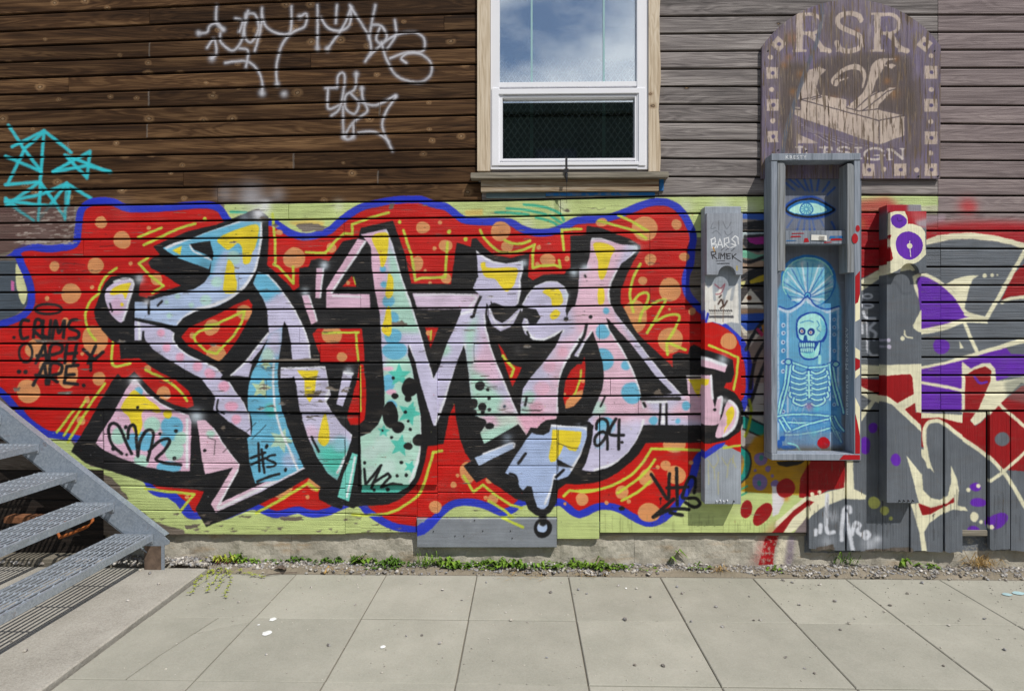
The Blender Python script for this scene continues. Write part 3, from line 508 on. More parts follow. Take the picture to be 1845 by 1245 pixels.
    for s in ('186 740 184 770 185 842', '460 762 430 790 400 815', '478 766 452 792', '1005 798 1018 804 1030 808 1042 808', '620 792 621 840', '634 828 536 828', '470 796 524 798', '372 788 386 794 384 820', '720 456 746 490', '1006 775 1005 850'): c.line((30, 28, 28), s, 1.4, .5, sm=False, op=.75)
    # old whitish and maroon paint on the boards at the far left
    c.poly((96, 66, 62), '-40 374 134 372 132 436 60 440 -40 470', op=.75)
    for i in range(150):
        x, y = rr.uniform(22, 128), rr.choice((rr.uniform(380, 400), rr.uniform(404, 432), rr.uniform(434, 440))); w_ = rr.uniform(3, 16)
        c.poly((186, 178, 168), '%f %f %f %f %f %f %f %f' % (x, y, x + w_, y - 1, x + w_ * 1.1, y + .6, x + w_ * .3, y + 1.2), op=.75)
    for s in ('10 364 61 398', '120 331 117 396', '72 328 117 392', '74 330 69 398'): c.line(CYA, s, 5, 1.6, sm=False, op=.6)
    for i in range(900):                     # spatter and dust of the spray cans
        x, y = rr.uniform(30, 1330), rr.uniform(372, 945); r_ = rr.uniform(.35, 1.0)
        c.line(rr.choice(((230, 230, 236), (24, 24, 26), (24, 24, 26), (150, 20, 20), (200, 200, 120))), [(x, y), (x + .01, y)], r_ * 2, .5, sm=False, op=rr.uniform(.3, .8))
    for i in range(46):                      # runs
        x, y, l = rr.uniform(1085, 1440), rr.uniform(925, 945), rr.uniform(8, 34)
        c.line((110, 116, 70), [(x, y), (x + rr.uniform(-.6, .6), y + l)], .9, .5, sm=False, op=.45)
    for i in range(60):
        x, y, l = rr.uniform(1460, 1840), rr.uniform(880, 960), rr.uniform(10, 50)
        c.line((60, 62, 66), [(x, y), (x + rr.uniform(-.6, .6), y + l)], rr.uniform(.8, 1.6), .6, sm=False, op=.5)
    for i in range(40):                      # chalky fading
        c.glow((206, 200, 196), rr.uniform(30, 1330), rr.uniform(380, 940), rr.uniform(10, 34), rr.uniform(.06, .16))
        c.glow((40, 30, 28), rr.uniform(30, 1330), rr.uniform(380, 940), rr.uniform(10, 30), rr.uniform(.06, .16))
paint_wall(WALL); WALL.soften(1)
# ---------------------------------------------------------------- paint on the two notched boards
BY, OY = -0.088, -0.128
BOARD = Canvas('board_paint', BY, 1250, 355, 1690, 925, 480)
def paint_boards(c):
    G1 = (160, 168, 178)
    c.poly(G1, '1250 355 1450 355 1450 925 1250 925'); c.poly(GRY, '1570 355 1690 355 1690 925 1570 925')
    RB = nums('1250 560 1296 578 1312 586 1328 600 1344 616 1344 820 1306 800 1290 810 1250 832')
    c.poly(RED, RB); c.poly(BLU, '1250 548 1290 570 1312 586 1328 600 1344 616 1344 640 1333 622 1326 606 1312 594 1294 584 1250 570'); c.poly(BLU, '1250 822 1272 812 1290 800 1308 796 1302 804 1288 814 1270 826 1250 840')
    c.dot(TAN, 1313, 615, 15); c.poly(BLK, '1250 622 1268 629 1296 638 1320 648 1323 672 1318 688 1308 690 1304 698 1324 708 1336 724 1340 740 1340 762 1332 778 1312 792 1280 799 1250 799')
    c.poly((236, 196, 216), '1250 641 1270 646 1310 658 1306 671 1270 661 1250 656'); c.line(WHT, '1252 642 1272 646 1306 658', 6, 2); c.glow((215, 230, 240), 1302, 648, 14, .7)
    c.poly((236, 196, 216), '1240 676 1282 676 1284 720 1288 734 1292 716 1302 715 1300 740 1296 762 1290 766 1240 766'); c.poly(YEL, '1240 683 1278 683 1276 692 1262 698 1260 716 1250 706'); c.line(WHT, '1281 677 1284 718', 4, 1.5); c.line(WHT, '1294 717 1301 717 1298 745', 4, 1.5)
    pt = '1314 720 1324 726 1330 744 1328 760 1316 778 1300 788 1289 786 1296 760 1302 748 1306 732'
    c.poly((236, 196, 216), pt, sm=True); c.line(WHT, '1314 722 1326 732 1329 748 1322 770 1304 785', 5, 1.6); c.poly(YEL, '1318 732 1323 740 1320 756 1310 770 1304 780 1310 756 1308 744', sm=True); c.dot(PNK, 1304, 764, 6); c.dot(BLK, 1288, 738, 3); c.glow(WHT, 1306, 722, 9, .6)
    c.line(LIM, '1277 622 1312 636 1330 644 1328 672 1322 702', 4.4, .9, sm=False); c.line(LIM, '1304 807 1334 802', 4)
    c.poly(BLU, '1333 622 1346 624 1348 720 1336 730 1340 700', op=.0)
    YG = (196, 186, 110)
    for s in ('1275 828 1285 842 1294 830 1292 818', '1300 824 1310 838 1318 826 1326 842', '1286 842 1288 862', '1312 838 1310 860', '1322 820 1320 834', '1276 836 1277 872', '1294 850 1294 890'): c.line(YG, s, 1.8, .8, op=.55)
    # torn poster
    c.poly((232, 230, 224), '1270 508 1276 520 1284 512 1290 528 1300 518 1306 540 1312 524 1322 516 1330 510 1331 583 1318 580 1300 585 1284 580 1271 582')
    for s in ('1286 516 1288 540', '1306 520 1304 548', '1322 518 1318 540'): c.line(G1, s, 5, 1, op=.8)
    c.line((140, 44, 60), '1288 512 1298 520 1306 512 1300 528 1290 530', 2, .7, op=.7)
    for s in ('1294 548 1300 540 1304 552 1310 542', '1298 556 1304 550', '1296 536 1300 532'): c.line((60, 40, 34), s, 2.6, .6)
    for k in range(11): c.line((52, 50, 52), '%f 559 %f 561' % (1279 + k * 3.8, 1280.4 + k * 3.8), 2.2, .4)
    c.line((90, 90, 92), '1280 565 1316 565', 1, .3); c.poly((88, 88, 94), '1278 569 1322 569 1322 573 1278 573'); c.line((120, 84, 60), '1304 540 1302 580', 1.4, .8, op=.6); c.line((120, 84, 60), '1288 550 1289 580', 1.2, .8, op=.5)
    c.line(BLU, '1276 566 1272 580', 4)
    # second board
    c.poly(DRED, '1570 430 1604 430 1610 470 1570 490'); c.poly((170, 30, 44), '1590 360 1640 360 1640 384 1600 384', blur=3); c.poly((150, 150, 158), '1635 365 1680 365 1680 390 1635 385', blur=3)
    c.poly(CRM, '1570 490 1612 470 1650 462 1680 440 1690 470 1640 490 1604 498 1570 510')
    c.poly(GRY, '1590 497 1640 486 1652 492 1648 505 1652 530 1660 545 1660 655 1590 657'); c.line((62, 66, 72), '1598 512 1608 508 1618 514 1626 528 1640 528', 5, 2, op=.25)
    c.poly(CRM, '1644 498 1652 494 1664 494 1664 500 1655 500 1650 508 1657 530 1662 560 1656 540 1648 522')
    c.poly(PUR, '1652 502 1660 498 1664 500 1664 600 1658 560'); c.poly(CRM, '1658 560 1664 555 1664 600 1655 598 1646 592 1645 586')
    c.dots(CRM, '1626 610 4;1630 602 2'); c.line(CRM, '1630 596 1632 606 1644 609', 2.6, .6); c.dots((206, 200, 224), '1601 613 3.6;1602 625 4')
    c.poly(CRM, '1590 658 1664 655 1664 745 1650 742 1648 728 1662 780 1606 728 1590 722'); c.poly(DRED, '1590 678 1610 676 1640 674 1644 680 1646 710 1617 726 1590 708'); c.poly(DRED, '1630 738 1648 726 1650 742 1664 745 1664 770')
    c.poly(GRY, '1590 724 1606 728 1664 784 1664 915 1590 915'); c.dot(PUR, 1614, 828, 9, 11); c.poly(CRM, '1633 820 1660 854 1662 882 1668 890 1668 910 1656 906')
paint_boards(BOARD); BOARD.soften(1)
OVER = Canvas('overlay_paint', OY, 1255, 370, 1690, 510, 560)
def paint_overlays(c):
    c.poly((154, 160, 170), '1250 370 1450 370 1450 510 1250 510'); c.poly(GRY, '1570 370 1690 370 1690 510 1570 510')
    DK = (70, 74, 80)
    for s in ('1285 402 1282 412 1290 410', '1296 398 1296 414', '1304 400 1310 412 1318 400', '1284 420 1292 416 1300 424', '1306 416 1312 424 1320 418'): c.line(DK, s, 1.4, .8, op=.4)
    W2 = (236, 238, 240)
    for s in ('1282 432 1284 446', '1282 432 1289 428 1290 436 1284 440 1292 440 1290 446 1284 447', '1293 446 1298 430 1303 446', '1295 441 1302 441', '1306 446 1306 430 1313 428 1314 436 1307 440 1314 446', '1331 440 1330 428 1325 425 1319 431 1325 437 1325 443 1317 446', '1318 439 1327 442'): c.line(W2, s, 1.7, .45, sm=False)
    B2 = (42, 42, 46)
    for s in ('1284 466 1282 454 1290 453 1290 458 1284 460 1292 467', '1295 466 1296 456', '1298 467 1299 456 1302 462 1306 456 1306 467', '1309 457 1310 467', '1316 457 1310 458 1310 462 1315 462', '1311 467 1316 466', '1319 458 1320 467', '1326 458 1320 463 1335 472'): c.line(B2, s, 1.7, .5, sm=False)
    for s in ('1300 451 1306 446', '1308 451 1314 447', '1318 452 1324 447'): c.line(B2, s, 1.2, .5, op=.7)
    c.line(B2, '1290 470 1306 470', 1, .4); c.line(B2, '1292 475 1314 475', 1.6, .5); c.line((196, 170, 70), '1328 480 1328 487', 2); c.line((190, 140, 70), '1286 446 1288 452', 2.4, .8)
    # second overlay: cream and purple rings
    c.poly((172, 24, 34), '1600 375 1675 375 1675 410 1600 410'); c.poly((166, 150, 158), '1650 398 1676 392 1676 412 1655 410', blur=3); c.poly((224, 220, 210), '1640 376 1676 384 1676 396 1650 400', blur=5, op=.3)
    c.poly(CRM, '1604 383 1616 380 1632 380 1637 390 1637 404 1648 404 1662 409 1668 418 1669 460 1655 472 1640 478 1625 484 1604 494')
    c.poly(DRED, '1600 420 1607 423 1604 438 1610 466 1606 470 1600 472'); c.dots(PUR, '1621 398 14.5 12.5;1639 442 25 25')
    c.dots(CRM, '1640 443 5'); c.line(CRM, '1640 434 1641 462', 1.4, .4); c.line((60, 20, 110), '1619 393 1621 398 1627 397', 1.6, .5)
    c.poly(GRY, '1625 484 1655 472 1669 458 1680 458 1680 510 1600 510 1604 495')
paint_overlays(OVER)
# ---------------------------------------------------------------- the back panel of the tall open box
BXF, BXB = -0.128, -0.016
BOXC = Canvas('box_paint', BXB, 1368, 268, 1560, 842, 560)
def paint_box(c):
    G2 = (112, 118, 130)
    c.poly(G2, '1360 260 1570 260 1570 850 1360 850')
    DB, MB_, LB, IC = (28, 74, 168), (40, 120, 196), (92, 186, 222), (178, 238, 232)
    # eye
    for a, b in (('1418 320 1440 338', 0), ('1430 318 1452 344', 0), ('1446 316 1458 346', 0), ('1458 306 1464 346', 0), ('1476 318 1472 344', 0), ('1494 328 1482 346', 0), ('1504 338 1490 352', 0), ('1416 330 1432 344', 0),
                 ('1428 396 1418 410', 0), ('1442 397 1436 414', 0), ('1450 398 1448 414', 0), ('1458 398 1459 414', 0), ('1464 397 1468 414', 0), ('1478 396 1484 408', 0), ('1498 400 1504 412', 0)): c.line((44, 84, 170), a, 3.4, 1.2, op=.85)
    for s in ('1418 308 1424 316', '1430 306 1438 312', '1456 306 1452 314 1462 310', '1486 308 1492 316'): c.line((34, 70, 150), s, 3, 1, op=.7)
    c.poly((126, 132, 150), '1412 342 1490 346 1490 412 1412 412', op=.5)
    c.poly(DB, '1412 376 1424 362 1444 354 1468 354 1490 366 1506 378 1494 388 1470 396 1440 394 1420 388', sm=True, blur=1); c.poly((20, 24, 34), '1414 377 1428 364 1448 358 1468 358 1490 368 1505 378 1492 386 1466 393 1438 391 1422 386', sm=True)
    c.poly(MB_, '1418 378 1432 366 1450 361 1470 362 1488 370 1500 378 1488 384 1462 389 1438 387', sm=True); c.poly((190, 245, 232), '1422 379 1436 369 1452 366 1470 367 1484 373 1490 379 1478 384 1456 387 1436 385', sm=True)
    c.dot((40, 110, 180), 1453, 377, 12, 12); c.dot((170, 236, 230), 1453, 377, 10, 10)
    for k in range(12):
        a = k * math.pi / 6; c.line((60, 140, 190), '%f %f %f %f' % (1453 + 3 * math.cos(a), 377 + 3 * math.sin(a), 1453 + 9 * math.cos(a), 377 + 9 * math.sin(a)), 1.4, .5)
    # coffin-like panel
    c.poly((92, 162, 206), '1398 560 1402 520 1416 490 1440 466 1460 460 1482 466 1502 488 1512 520 1516 560 1516 800 1398 800', blur=2)
    c.poly((84, 150, 206), '1404 700 1512 700 1512 800 1404 800', blur=6, op=.6)
    # halo
    c.dot(MB_, 1457, 506, 51, 47); c.dot((104, 182, 212), 1457, 507, 47, 43); c.line((160, 232, 214), np.stack([1456 + 46 * np.cos(np.linspace(2.6, 6.0, 24)), 508 + 43 * np.sin(np.linspace(2.6, 6.0, 24))], 1), 2.2, .6, sm=False)
    c.dot((128, 196, 218), 1456, 510, 42, 38)
    for k in range(26):
        a = 2 * math.pi * k / 26 + .1
        c.line(WHT if k % 3 == 0 else (DB if k % 3 == 1 else (60, 150, 206)), '%f %f %f %f' % (1455 + 7 * math.cos(a), 533 + 7 * math.sin(a), 1456 + 44 * math.cos(a), 512 + 38 * math.sin(a)), 3 if k % 3 == 0 else 1.8, 1, op=.7)
    for x, y, r in ((1424, 480, 9), (1446, 474, 9), (1480, 478, 9), (1418, 505, 8), (1498, 508, 8), (1440, 540, 9), (1472, 545, 9)): c.glow(WHT, x, y, r, .5)
    c.dot(DB, 1455, 533, 6.5); c.dot((110, 200, 225), 1455, 533, 4.6); c.dot(DB, 1455, 533, 1.8)
    # frame
    LN = (196, 216, 236)
    c.line(LN, '1404 556 1420 562 1440 552 1454 540 1470 556 1490 562 1510 556', 5, 1); c.line(DB, '1404 552 1420 557 1440 547 1454 535 1470 551 1490 557 1512 552', 2.4, .7)
    for s in ('1402 560 1403 800', '1419 566 1419 750', '1496 566 1495 720', '1510 560 1510 700'): c.line(LN, s, 4, 1.2, op=.8)
    c.poly((70, 150, 205), '1404 566 1417 566 1417 790 1404 790', op=.7); c.poly((60, 130, 195), '1497 566 1508 566 1508 740 1497 740', op=.7)
    for y in (586, 600, 617, 632, 652, 669, 725, 742): c.dot(LN, 1411, y, 4); c.dot((52, 80, 140), 1411.5, y, 1.6)
    for y in (576, 590, 603, 632, 655, 714, 729): c.dot(LN, 1503, y, 3.4, op=.8); c.dot((52, 80, 140), 1503, y, 1.5)
    c.poly((104, 172, 210), '1422 566 1454 546 1493 566 1493 740 1422 740', op=.9)
    # skull
    c.poly(DB, '1434 590 1436 574 1448 565 1466 562 1482 568 1490 586 1490 604 1484 616 1479 618 1477 640 1466 648 1450 648 1441 640 1439 624 1440 614 1435 606', sm=True)
    c.poly(IC, '1437 592 1439 577 1450 568 1466 565 1480 571 1487 586 1486 602 1480 612 1470 614 1458 614 1444 613 1438 604', sm=True)
    c.poly(LB, '1478 574 1488 588 1486 604 1476 613 1470 610 1480 594', sm=True, op=.6); c.poly(IC, '1442 632 1450 636 1466 634 1476 616 1475 638 1465 645 1451 645 1444 640', sm=True); c.poly((120, 214, 214), '1444 634 1470 632 1466 644 1450 645', op=.6)
    c.dot((26, 60, 140), 1445, 597, 6.4, 6.8); c.dot((26, 60, 140), 1461.5, 598, 6.8, 6.8); c.dot((245, 245, 240), 1444.6, 597, 3.2); c.dot((245, 245, 240), 1461, 599, 3.2); c.dot((120, 30, 30), 1445, 597, 1.6); c.dot((120, 30, 30), 1461, 599, 1.6)
    c.poly((34, 84, 160), '1449 604 1453 604 1455 614 1447 614'); c.poly((24, 66, 146), '1439 617 1470 616 1467 634 1442 635')
    for k in range(7): c.line(IC, '%f 619 %f 624' % (1442 + k * 4, 1442.3 + k * 4), 3, .5); c.line(IC, '%f 628 %f 633' % (1443.5 + k * 3.6, 1443.8 + k * 3.6), 2.8, .5)
    c.line(MB_, '1472 578 1476 586 1472 592 1478 598', 1.2, .4); c.line(MB_, '1442 582 1456 578 1466 580', 1.2, .5)
    c.line(IC, '1477 642 1477 654', 5, 1.2)
    # ribs
    for k in range(7):
        y = 664 + k * 9.6; wl = (22, 27, 30, 31, 30, 28, 22)[k]
        for sg, cx in ((-1, 1453), (1, 1462)):
            ex = cx + sg * (wl + 3); q = '%f %f %f %f %f %f %f %f' % (cx, y + 6, cx + sg * wl * .4, y + 9, ex - sg * 2, y + 3, ex - sg * 2, y - 5)
            c.line(DB, q, 6.4, .8); c.line(IC, q, 3.8, .7)
    c.line(DB, '1457 668 1458 716', 7, .8); c.line(IC, '1457 670 1458 716', 4.2, .7)
    for k in range(5): c.line(IC, '%f %f %f %f' % (1453, 676 + k * 9, 1463, 676 + k * 9), 2.6, .6)
    # collarbones, arms
    for s in ('1458 663 1430 654 1424 650', '1458 663 1486 660 1502 652', '1418 652 1414 690 1406 720 1402 748', '1425 654 1420 690 1410 730 1404 750', '1500 654 1506 690 1514 720 1520 744', '1494 656 1500 690 1510 730',
              '1400 750 1440 746 1500 750', '1404 758 1450 762 1500 754', '1416 780 1450 766 1496 754', '1416 784 1460 780 1498 770', '1404 756 1416 778', '1410 752 1424 774', '1496 752 1502 770 1512 780', '1504 750 1512 766 1520 776', '1498 770 1510 790', '1506 776 1516 796'):
        c.line(DB, s, 6, .9, op=.8); c.line((166, 236, 230), s, 3.4, .7)
    for x, y in ((1420, 652), (1506, 656)): c.dot(DB, x, y, 7, 6); c.dot((160, 226, 226), x, y, 5, 4)
    for s in ('1424 742 1428 728 1434 740 1440 728', '1446 742 1452 728 1458 740', '1450 760 1460 786 1476 790 1480 770', '1426 766 1430 752 1440 766'): c.line(LN, s, 1.2, .6, op=.6)
    c.glow((190, 80, 130), 1458, 732, 10, .5); c.glow((90, 200, 215), 1466, 784, 12, .8); c.glow((90, 200, 215), 1472, 736, 7, .8)
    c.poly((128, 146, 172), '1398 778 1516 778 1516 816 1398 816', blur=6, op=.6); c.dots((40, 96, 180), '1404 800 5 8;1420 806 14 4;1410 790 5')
    c.line((150, 226, 224), '1420 798 1434 802 1442 812', 3, 1); c.dot((188, 14, 30), 1484, 798, 11); c.line(LN, '1498 780 1498 812', 4, 1.5, op=.7)
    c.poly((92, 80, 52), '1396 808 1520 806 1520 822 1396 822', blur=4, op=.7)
def brush(c, n, x0, y0, x1, y1, cols, rr):
    for i in range(n):
        x, y = rr.uniform(x0, x1), rr.uniform(y0, y1); a = rr.uniform(0, 3.14); l = rr.uniform(4, 14)
        c.line(rr.choice(cols), [(x, y), (x + l * math.cos(a) * .6, y + l * math.sin(a))], rr.uniform(.8, 2.6), .8, sm=False, op=rr.uniform(.1, .3))
paint_box(BOXC); brush(BOXC, 420, 1400, 470, 1514, 806, ((200, 230, 236), (60, 130, 190), (120, 196, 216), (150, 160, 190), (40, 90, 160)), random.Random(8)); brush(BOXC, 120, 1412, 300, 1520, 412, ((120, 126, 140), (90, 100, 124)), random.Random(9)); BOXC.soften(1)
# ---------------------------------------------------------------- the arched shop sign
SY = -0.024
SIGN = Canvas('sign_paint', SY, 1366, -8, 1702, 330, 560)
def paint_sign(c):
    LV, CR2, DK = (120, 111, 138), (204, 186, 172), (92, 80, 74)
    X = lambda u: 1345 + u / 3.558
    def q(s):                                   # points read off an enlarged view of the sign
        a = nums(s); return np.stack([1345 + a[:, 0] / 3.558, a[:, 1] / 3.558], 1)
    c.poly(LV, '1366 -8 1702 -8 1702 330 1366 330', op=.62)
    rr = random.Random(3)
    for i in range(60):
        x, y = rr.uniform(1380, 1690), rr.uniform(0, 320)
        c.glow((116, 104, 152), x, y, rr.uniform(8, 26), .3)
    for s, o in (('450 380 760 330 1050 360 1100 760 1000 740 800 700 620 620 430 640 460 480', .8), ('210 420 330 400 400 430 330 640 300 760 320 980 240 980 210 760', .85), ('1010 560 1120 500 1120 1000 1040 1020 1010 760', .55), ('480 90 620 80 600 250 480 330', .4)):
        c.poly(DK, q(s), blur=5, op=o)
    for x, y, r in ((290, 250, 18), (270, 370, 10), (350, 480, 12), (300, 590, 10), (240, 420, 10), (950, 600, 14), (900, 520, 10), (560, 640, 12), (640, 740, 10), (440, 700, 8), (960, 380, 9), (710, 200, 8)):
        c.glow((168, 112, 58), X(x), y / 3.558, r, .55)
    # letters R S R
    for dx in (0, 500):
        for s in ('%d 95 %d 95 %d 325 %d 325' % (318 + dx, 360 + dx, 360 + dx, 318 + dx), '%d 320 %d 320 %d 336 %d 336' % (295 + dx, 385 + dx, 385 + dx, 295 + dx), '%d 84 %d 84 %d 98 %d 98' % (295 + dx, 385 + dx, 385 + dx, 295 + dx)): c.poly(CR2, q(s), op=.9)
        c.line(CR2, q('%d 98 %d 96 %d 130 %d 190 %d 218 %d 214' % (360 + dx, 430 + dx, 475 + dx, 470 + dx, 420 + dx, 362 + dx)), 6, .6, op=.9)
        c.line(CR2, q('%d 218 %d 250 %d 310 %d 328' % (400 + dx, 440 + dx, 485 + dx, 530 + dx)), 9, .6, op=.9); c.poly(CR2, q('%d 320 %d 320 %d 336 %d 336' % (470 + dx, 545 + dx, 545 + dx, 470 + dx)), op=.9)
    c.line(CR2, q('735 130 715 100 660 90 600 105 585 145 610 180 670 205 725 235 740 275 715 315 650 330 600 315 580 275'), 9, .6, op=.9); c.line((96, 84, 96), q('720 140 690 110 640 105 615 135 640 165 700 195 730 235'), 1.4, .5, op=.6)
    c.poly(CR2, q('575 262 590 262 590 335 575 335'), op=.9); c.poly(CR2, q('725 92 738 92 738 150 725 150'), op=.9)
    # hand plane
    PL = (204, 186, 172)
    c.poly(PL, q('345 640 850 775 1012 742 1012 870 850 930 345 755 308 735 308 685 345 690'), op=.95); c.poly(PL, q('345 640 480 612 640 640 640 690 720 710 840 705 1005 742 850 775'), op=.95)
    c.poly(PL, q('325 640 340 570 400 450 470 430 510 450 470 490 450 560 470 620 410 640'), op=.9)
    c.poly(PL, q('550 545 545 510 580 470 630 430 700 412 750 440 768 490 750 560 740 560 745 500 720 455 660 450 600 480 590 500 650 495 640 510 600 525 580 555'), sm=True, op=.95)
    c.poly(PL, q('640 690 700 640 750 590 780 520 800 430 840 385 900 375 960 380 900 395 880 440 830 520 800 600 740 670 690 700'), sm=True, op=.95); c.poly(PL, q('880 420 930 445 960 420 930 410'), op=.9)
    c.poly(PL, q('700 705 760 630 830 590 880 590 910 565 960 565 900 620 850 670 840 700 740 715'), op=.95)
    IK = (66, 58, 66)
    for s in ('345 640 850 775 1012 742', '850 775 850 925', '308 700 345 705 345 640 400 630', '410 630 470 615 480 625 420 640', '640 690 720 715 840 700', '700 700 790 620 860 585', '745 712 840 640 900 590 955 572', '560 545 570 510 640 500'): c.line(IK, q(s), 1.8, .4, sm=False, op=.85)
    for k in range(14): c.line((92, 80, 104) if k % 2 else (176, 166, 168), q('%f %f %f %f %f %f' % (318 + k * 6, 770 + k * 6, 420 + k * 22, 850 + k * 5, 520 + k * 34, 915 + k * 3)), 1.8, .5, op=.8)
    c.poly(CR2, q('325 860 400 890 460 920 325 922'), op=.85)
    # D E S I G N
    L2 = (216, 204, 196)
    for s, w_ in (('340 945 340 1005', 5), ('318 945 360 945 385 965 385 990 360 1008 318 1008', 3), ('500 945 500 1008', 5), ('470 947 545 947 545 962', 3), ('500 976 530 976', 2.5), ('470 1008 545 1008 548 994', 3), ('670 960 640 945 600 948 585 962 610 974 655 980 672 994 650 1010 600 1008 580 994', 3.6),
                  ('715 950 715 1015', 5), ('695 948 738 948', 2.5), ('695 1016 738 1016', 2.5), ('875 972 845 955 800 955 760 980 765 1010 800 1024 850 1022 862 1000', 4), ('820 998 885 998', 2.5), ('915 960 915 1024', 3), ('905 960 930 960 1000 1020', 4.5), ('1000 955 1000 1022', 3), ('985 955 1018 955', 2), ('900 1025 935 1025', 2)):
        c.line(L2, q(s), w_, .5, sm=len(s.split()) > 12, op=.92)
    # border of squares and dots
    def sqr(u, v, r, rot=0):
        p = [(X(u) + r * math.cos(R(45 + 90 * i + rot)) * 1.414, v / 3.558 + r * math.sin(R(45 + 90 * i + rot)) * 1.414) for i in range(4)]
        c.poly(CR2, p, op=.92); c.dot((98, 88, 120), X(u) + 1, v / 3.558, 3.6)
    for u, v, r in ((165, 470, 10.5), (168, 675, 10.5), (168, 878, 10), (1184, 466, 11.5), (1182, 677, 11.5), (1183, 886, 11.5), (782, 1090, 11), (987, 1090, 11), (1183, 1090, 11)): sqr(u, v, r)
    sqr(1142, 285, 10.5, 40); sqr(205, 285, 10.5, 40)
    for u, v in ((154, 370), (162, 577), (170, 776), (1184, 360), (1184, 577), (1182, 782), (1180, 984), (880, 1088), (1090, 1090)): c.dot(CR2, X(u), v / 3.558, 4.6)
    c.line((96, 102, 116), q('485 -20 480 120 450 270 400 400 330 600 260 820 230 985'), 7, .7, op=.85)
    for i in range(700):
        x, y = rr.uniform(1370, 1698), rr.uniform(-5, 322); l = rr.uniform(4, 16)
        c.line((86, 78, 74) if i % 3 else (140, 124, 104), '%f %f %f %f' % (x, y, x + rr.uniform(-.5, .5), y + l), rr.uniform(.6, 1.6), .4, op=rr.uniform(.25, .7))
    for i in range(40):
        x, y = rr.uniform(1400, 1640), rr.uniform(0, 60); l = rr.uniform(8, 26)
        c.line((170, 158, 142), '%f %f %f %f' % (x, y, x, y + l), rr.uniform(1, 3), .8, op=rr.uniform(.2, .6))
paint_sign(SIGN); SIGN.soften(1)
# ---------------------------------------------------------------- materials
def new_mat(name):
    m = bpy.data.materials.new(name); m.use_nodes = True
    t = m.node_tree; t.nodes.clear()
    o = t.nodes.new('ShaderNodeOutputMaterial'); b = t.nodes.new('ShaderNodeBsdfPrincipled'); t.links.new(b.outputs[0], o.inputs['Surface'])
    b.inputs['Specular IOR Level'].default_value = 0.3
    return m, t, b
class NT:
    def __init__(s, t): s.t = t
    def n(s, typ, **k):
        q = s.t.nodes.new(typ)
        for a, v in k.items(): setattr(q, a, v)
        return q
    def l(s, a, b): s.t.links.new(a, b)
    def set(s, inp, v):
        if hasattr(v, 'is_linked'): s.l(v, inp)
        else: inp.default_value = v
    def math(s, op, a, b=0.0, clamp=False):
        q = s.n('ShaderNodeMath', operation=op, use_clamp=clamp); s.set(q.inputs[0], a); s.set(q.inputs[1], b); return q.outputs[0]
    def mix(s, f, a, b, bl='MIX'):
        q = s.n('ShaderNodeMix', data_type='RGBA', blend_type=bl); s.set(q.inputs[0], f)
        for i, v in ((6, a), (7, b)): s.set(q.inputs[i], v if hasattr(v, 'is_linked') else (*v, 1) if len(v) == 3 else v)
        return q.outputs[2]
    def rng(s, v, a, b, c=0.0, d=1.0):
        q = s.n('ShaderNodeMapRange'); s.set(q.inputs[0], v)
        for i, x in enumerate((a, b, c, d)): q.inputs[i + 1].default_value = x
        return q.outputs[0]
    def map(s, v, sc=(1, 1, 1), loc=(0, 0, 0)):
        q = s.n('ShaderNodeMapping'); s.l(v, q.inputs[0]); q.inputs['Scale'].default_value = sc; q.inputs['Location'].default_value = loc; return q.outputs[0]
    def noise(s, v, scale, det=4, rough=.55, dist=0.0):
        q = s.n('ShaderNodeTexNoise'); s.l(v, q.inputs['Vector']); q.inputs['Scale'].default_value = scale; q.inputs['Detail'].default_value = det
        q.inputs['Roughness'].default_value = rough; q.inputs['Distortion'].default_value = dist; return q.outputs['Fac']
    def vor(s, v, scale, feat='F1'):
        q = s.n('ShaderNodeTexVoronoi', feature=feat); s.l(v, q.inputs['Vector']); q.inputs['Scale'].default_value = scale; return q
    def bump(s, h, st, d=.01):
        q = s.n('ShaderNodeBump'); q.inputs['Strength'].default_value = st; q.inputs['Distance'].default_value = d; s.l(h, q.inputs['Height']); return q.outputs[0]
    def pos(s, rnd=True, k=23.0):
        g = s.n('ShaderNodeNewGeometry')
        if not rnd: return g.outputs['Position']
        oi = s.n('ShaderNodeObjectInfo'); m_ = s.n('ShaderNodeVectorMath', operation='SCALE'); m_.inputs[0].default_value = (1.0, 0.37, 0.71); s.l(s.math('MULTIPLY', oi.outputs['Random'], k), m_.inputs['Scale'])
        a = s.n('ShaderNodeVectorMath', operation='ADD'); s.l(g.outputs['Position'], a.inputs[0]); s.l(m_.outputs[0], a.inputs[1]); return a.outputs[0]
IMG = {}
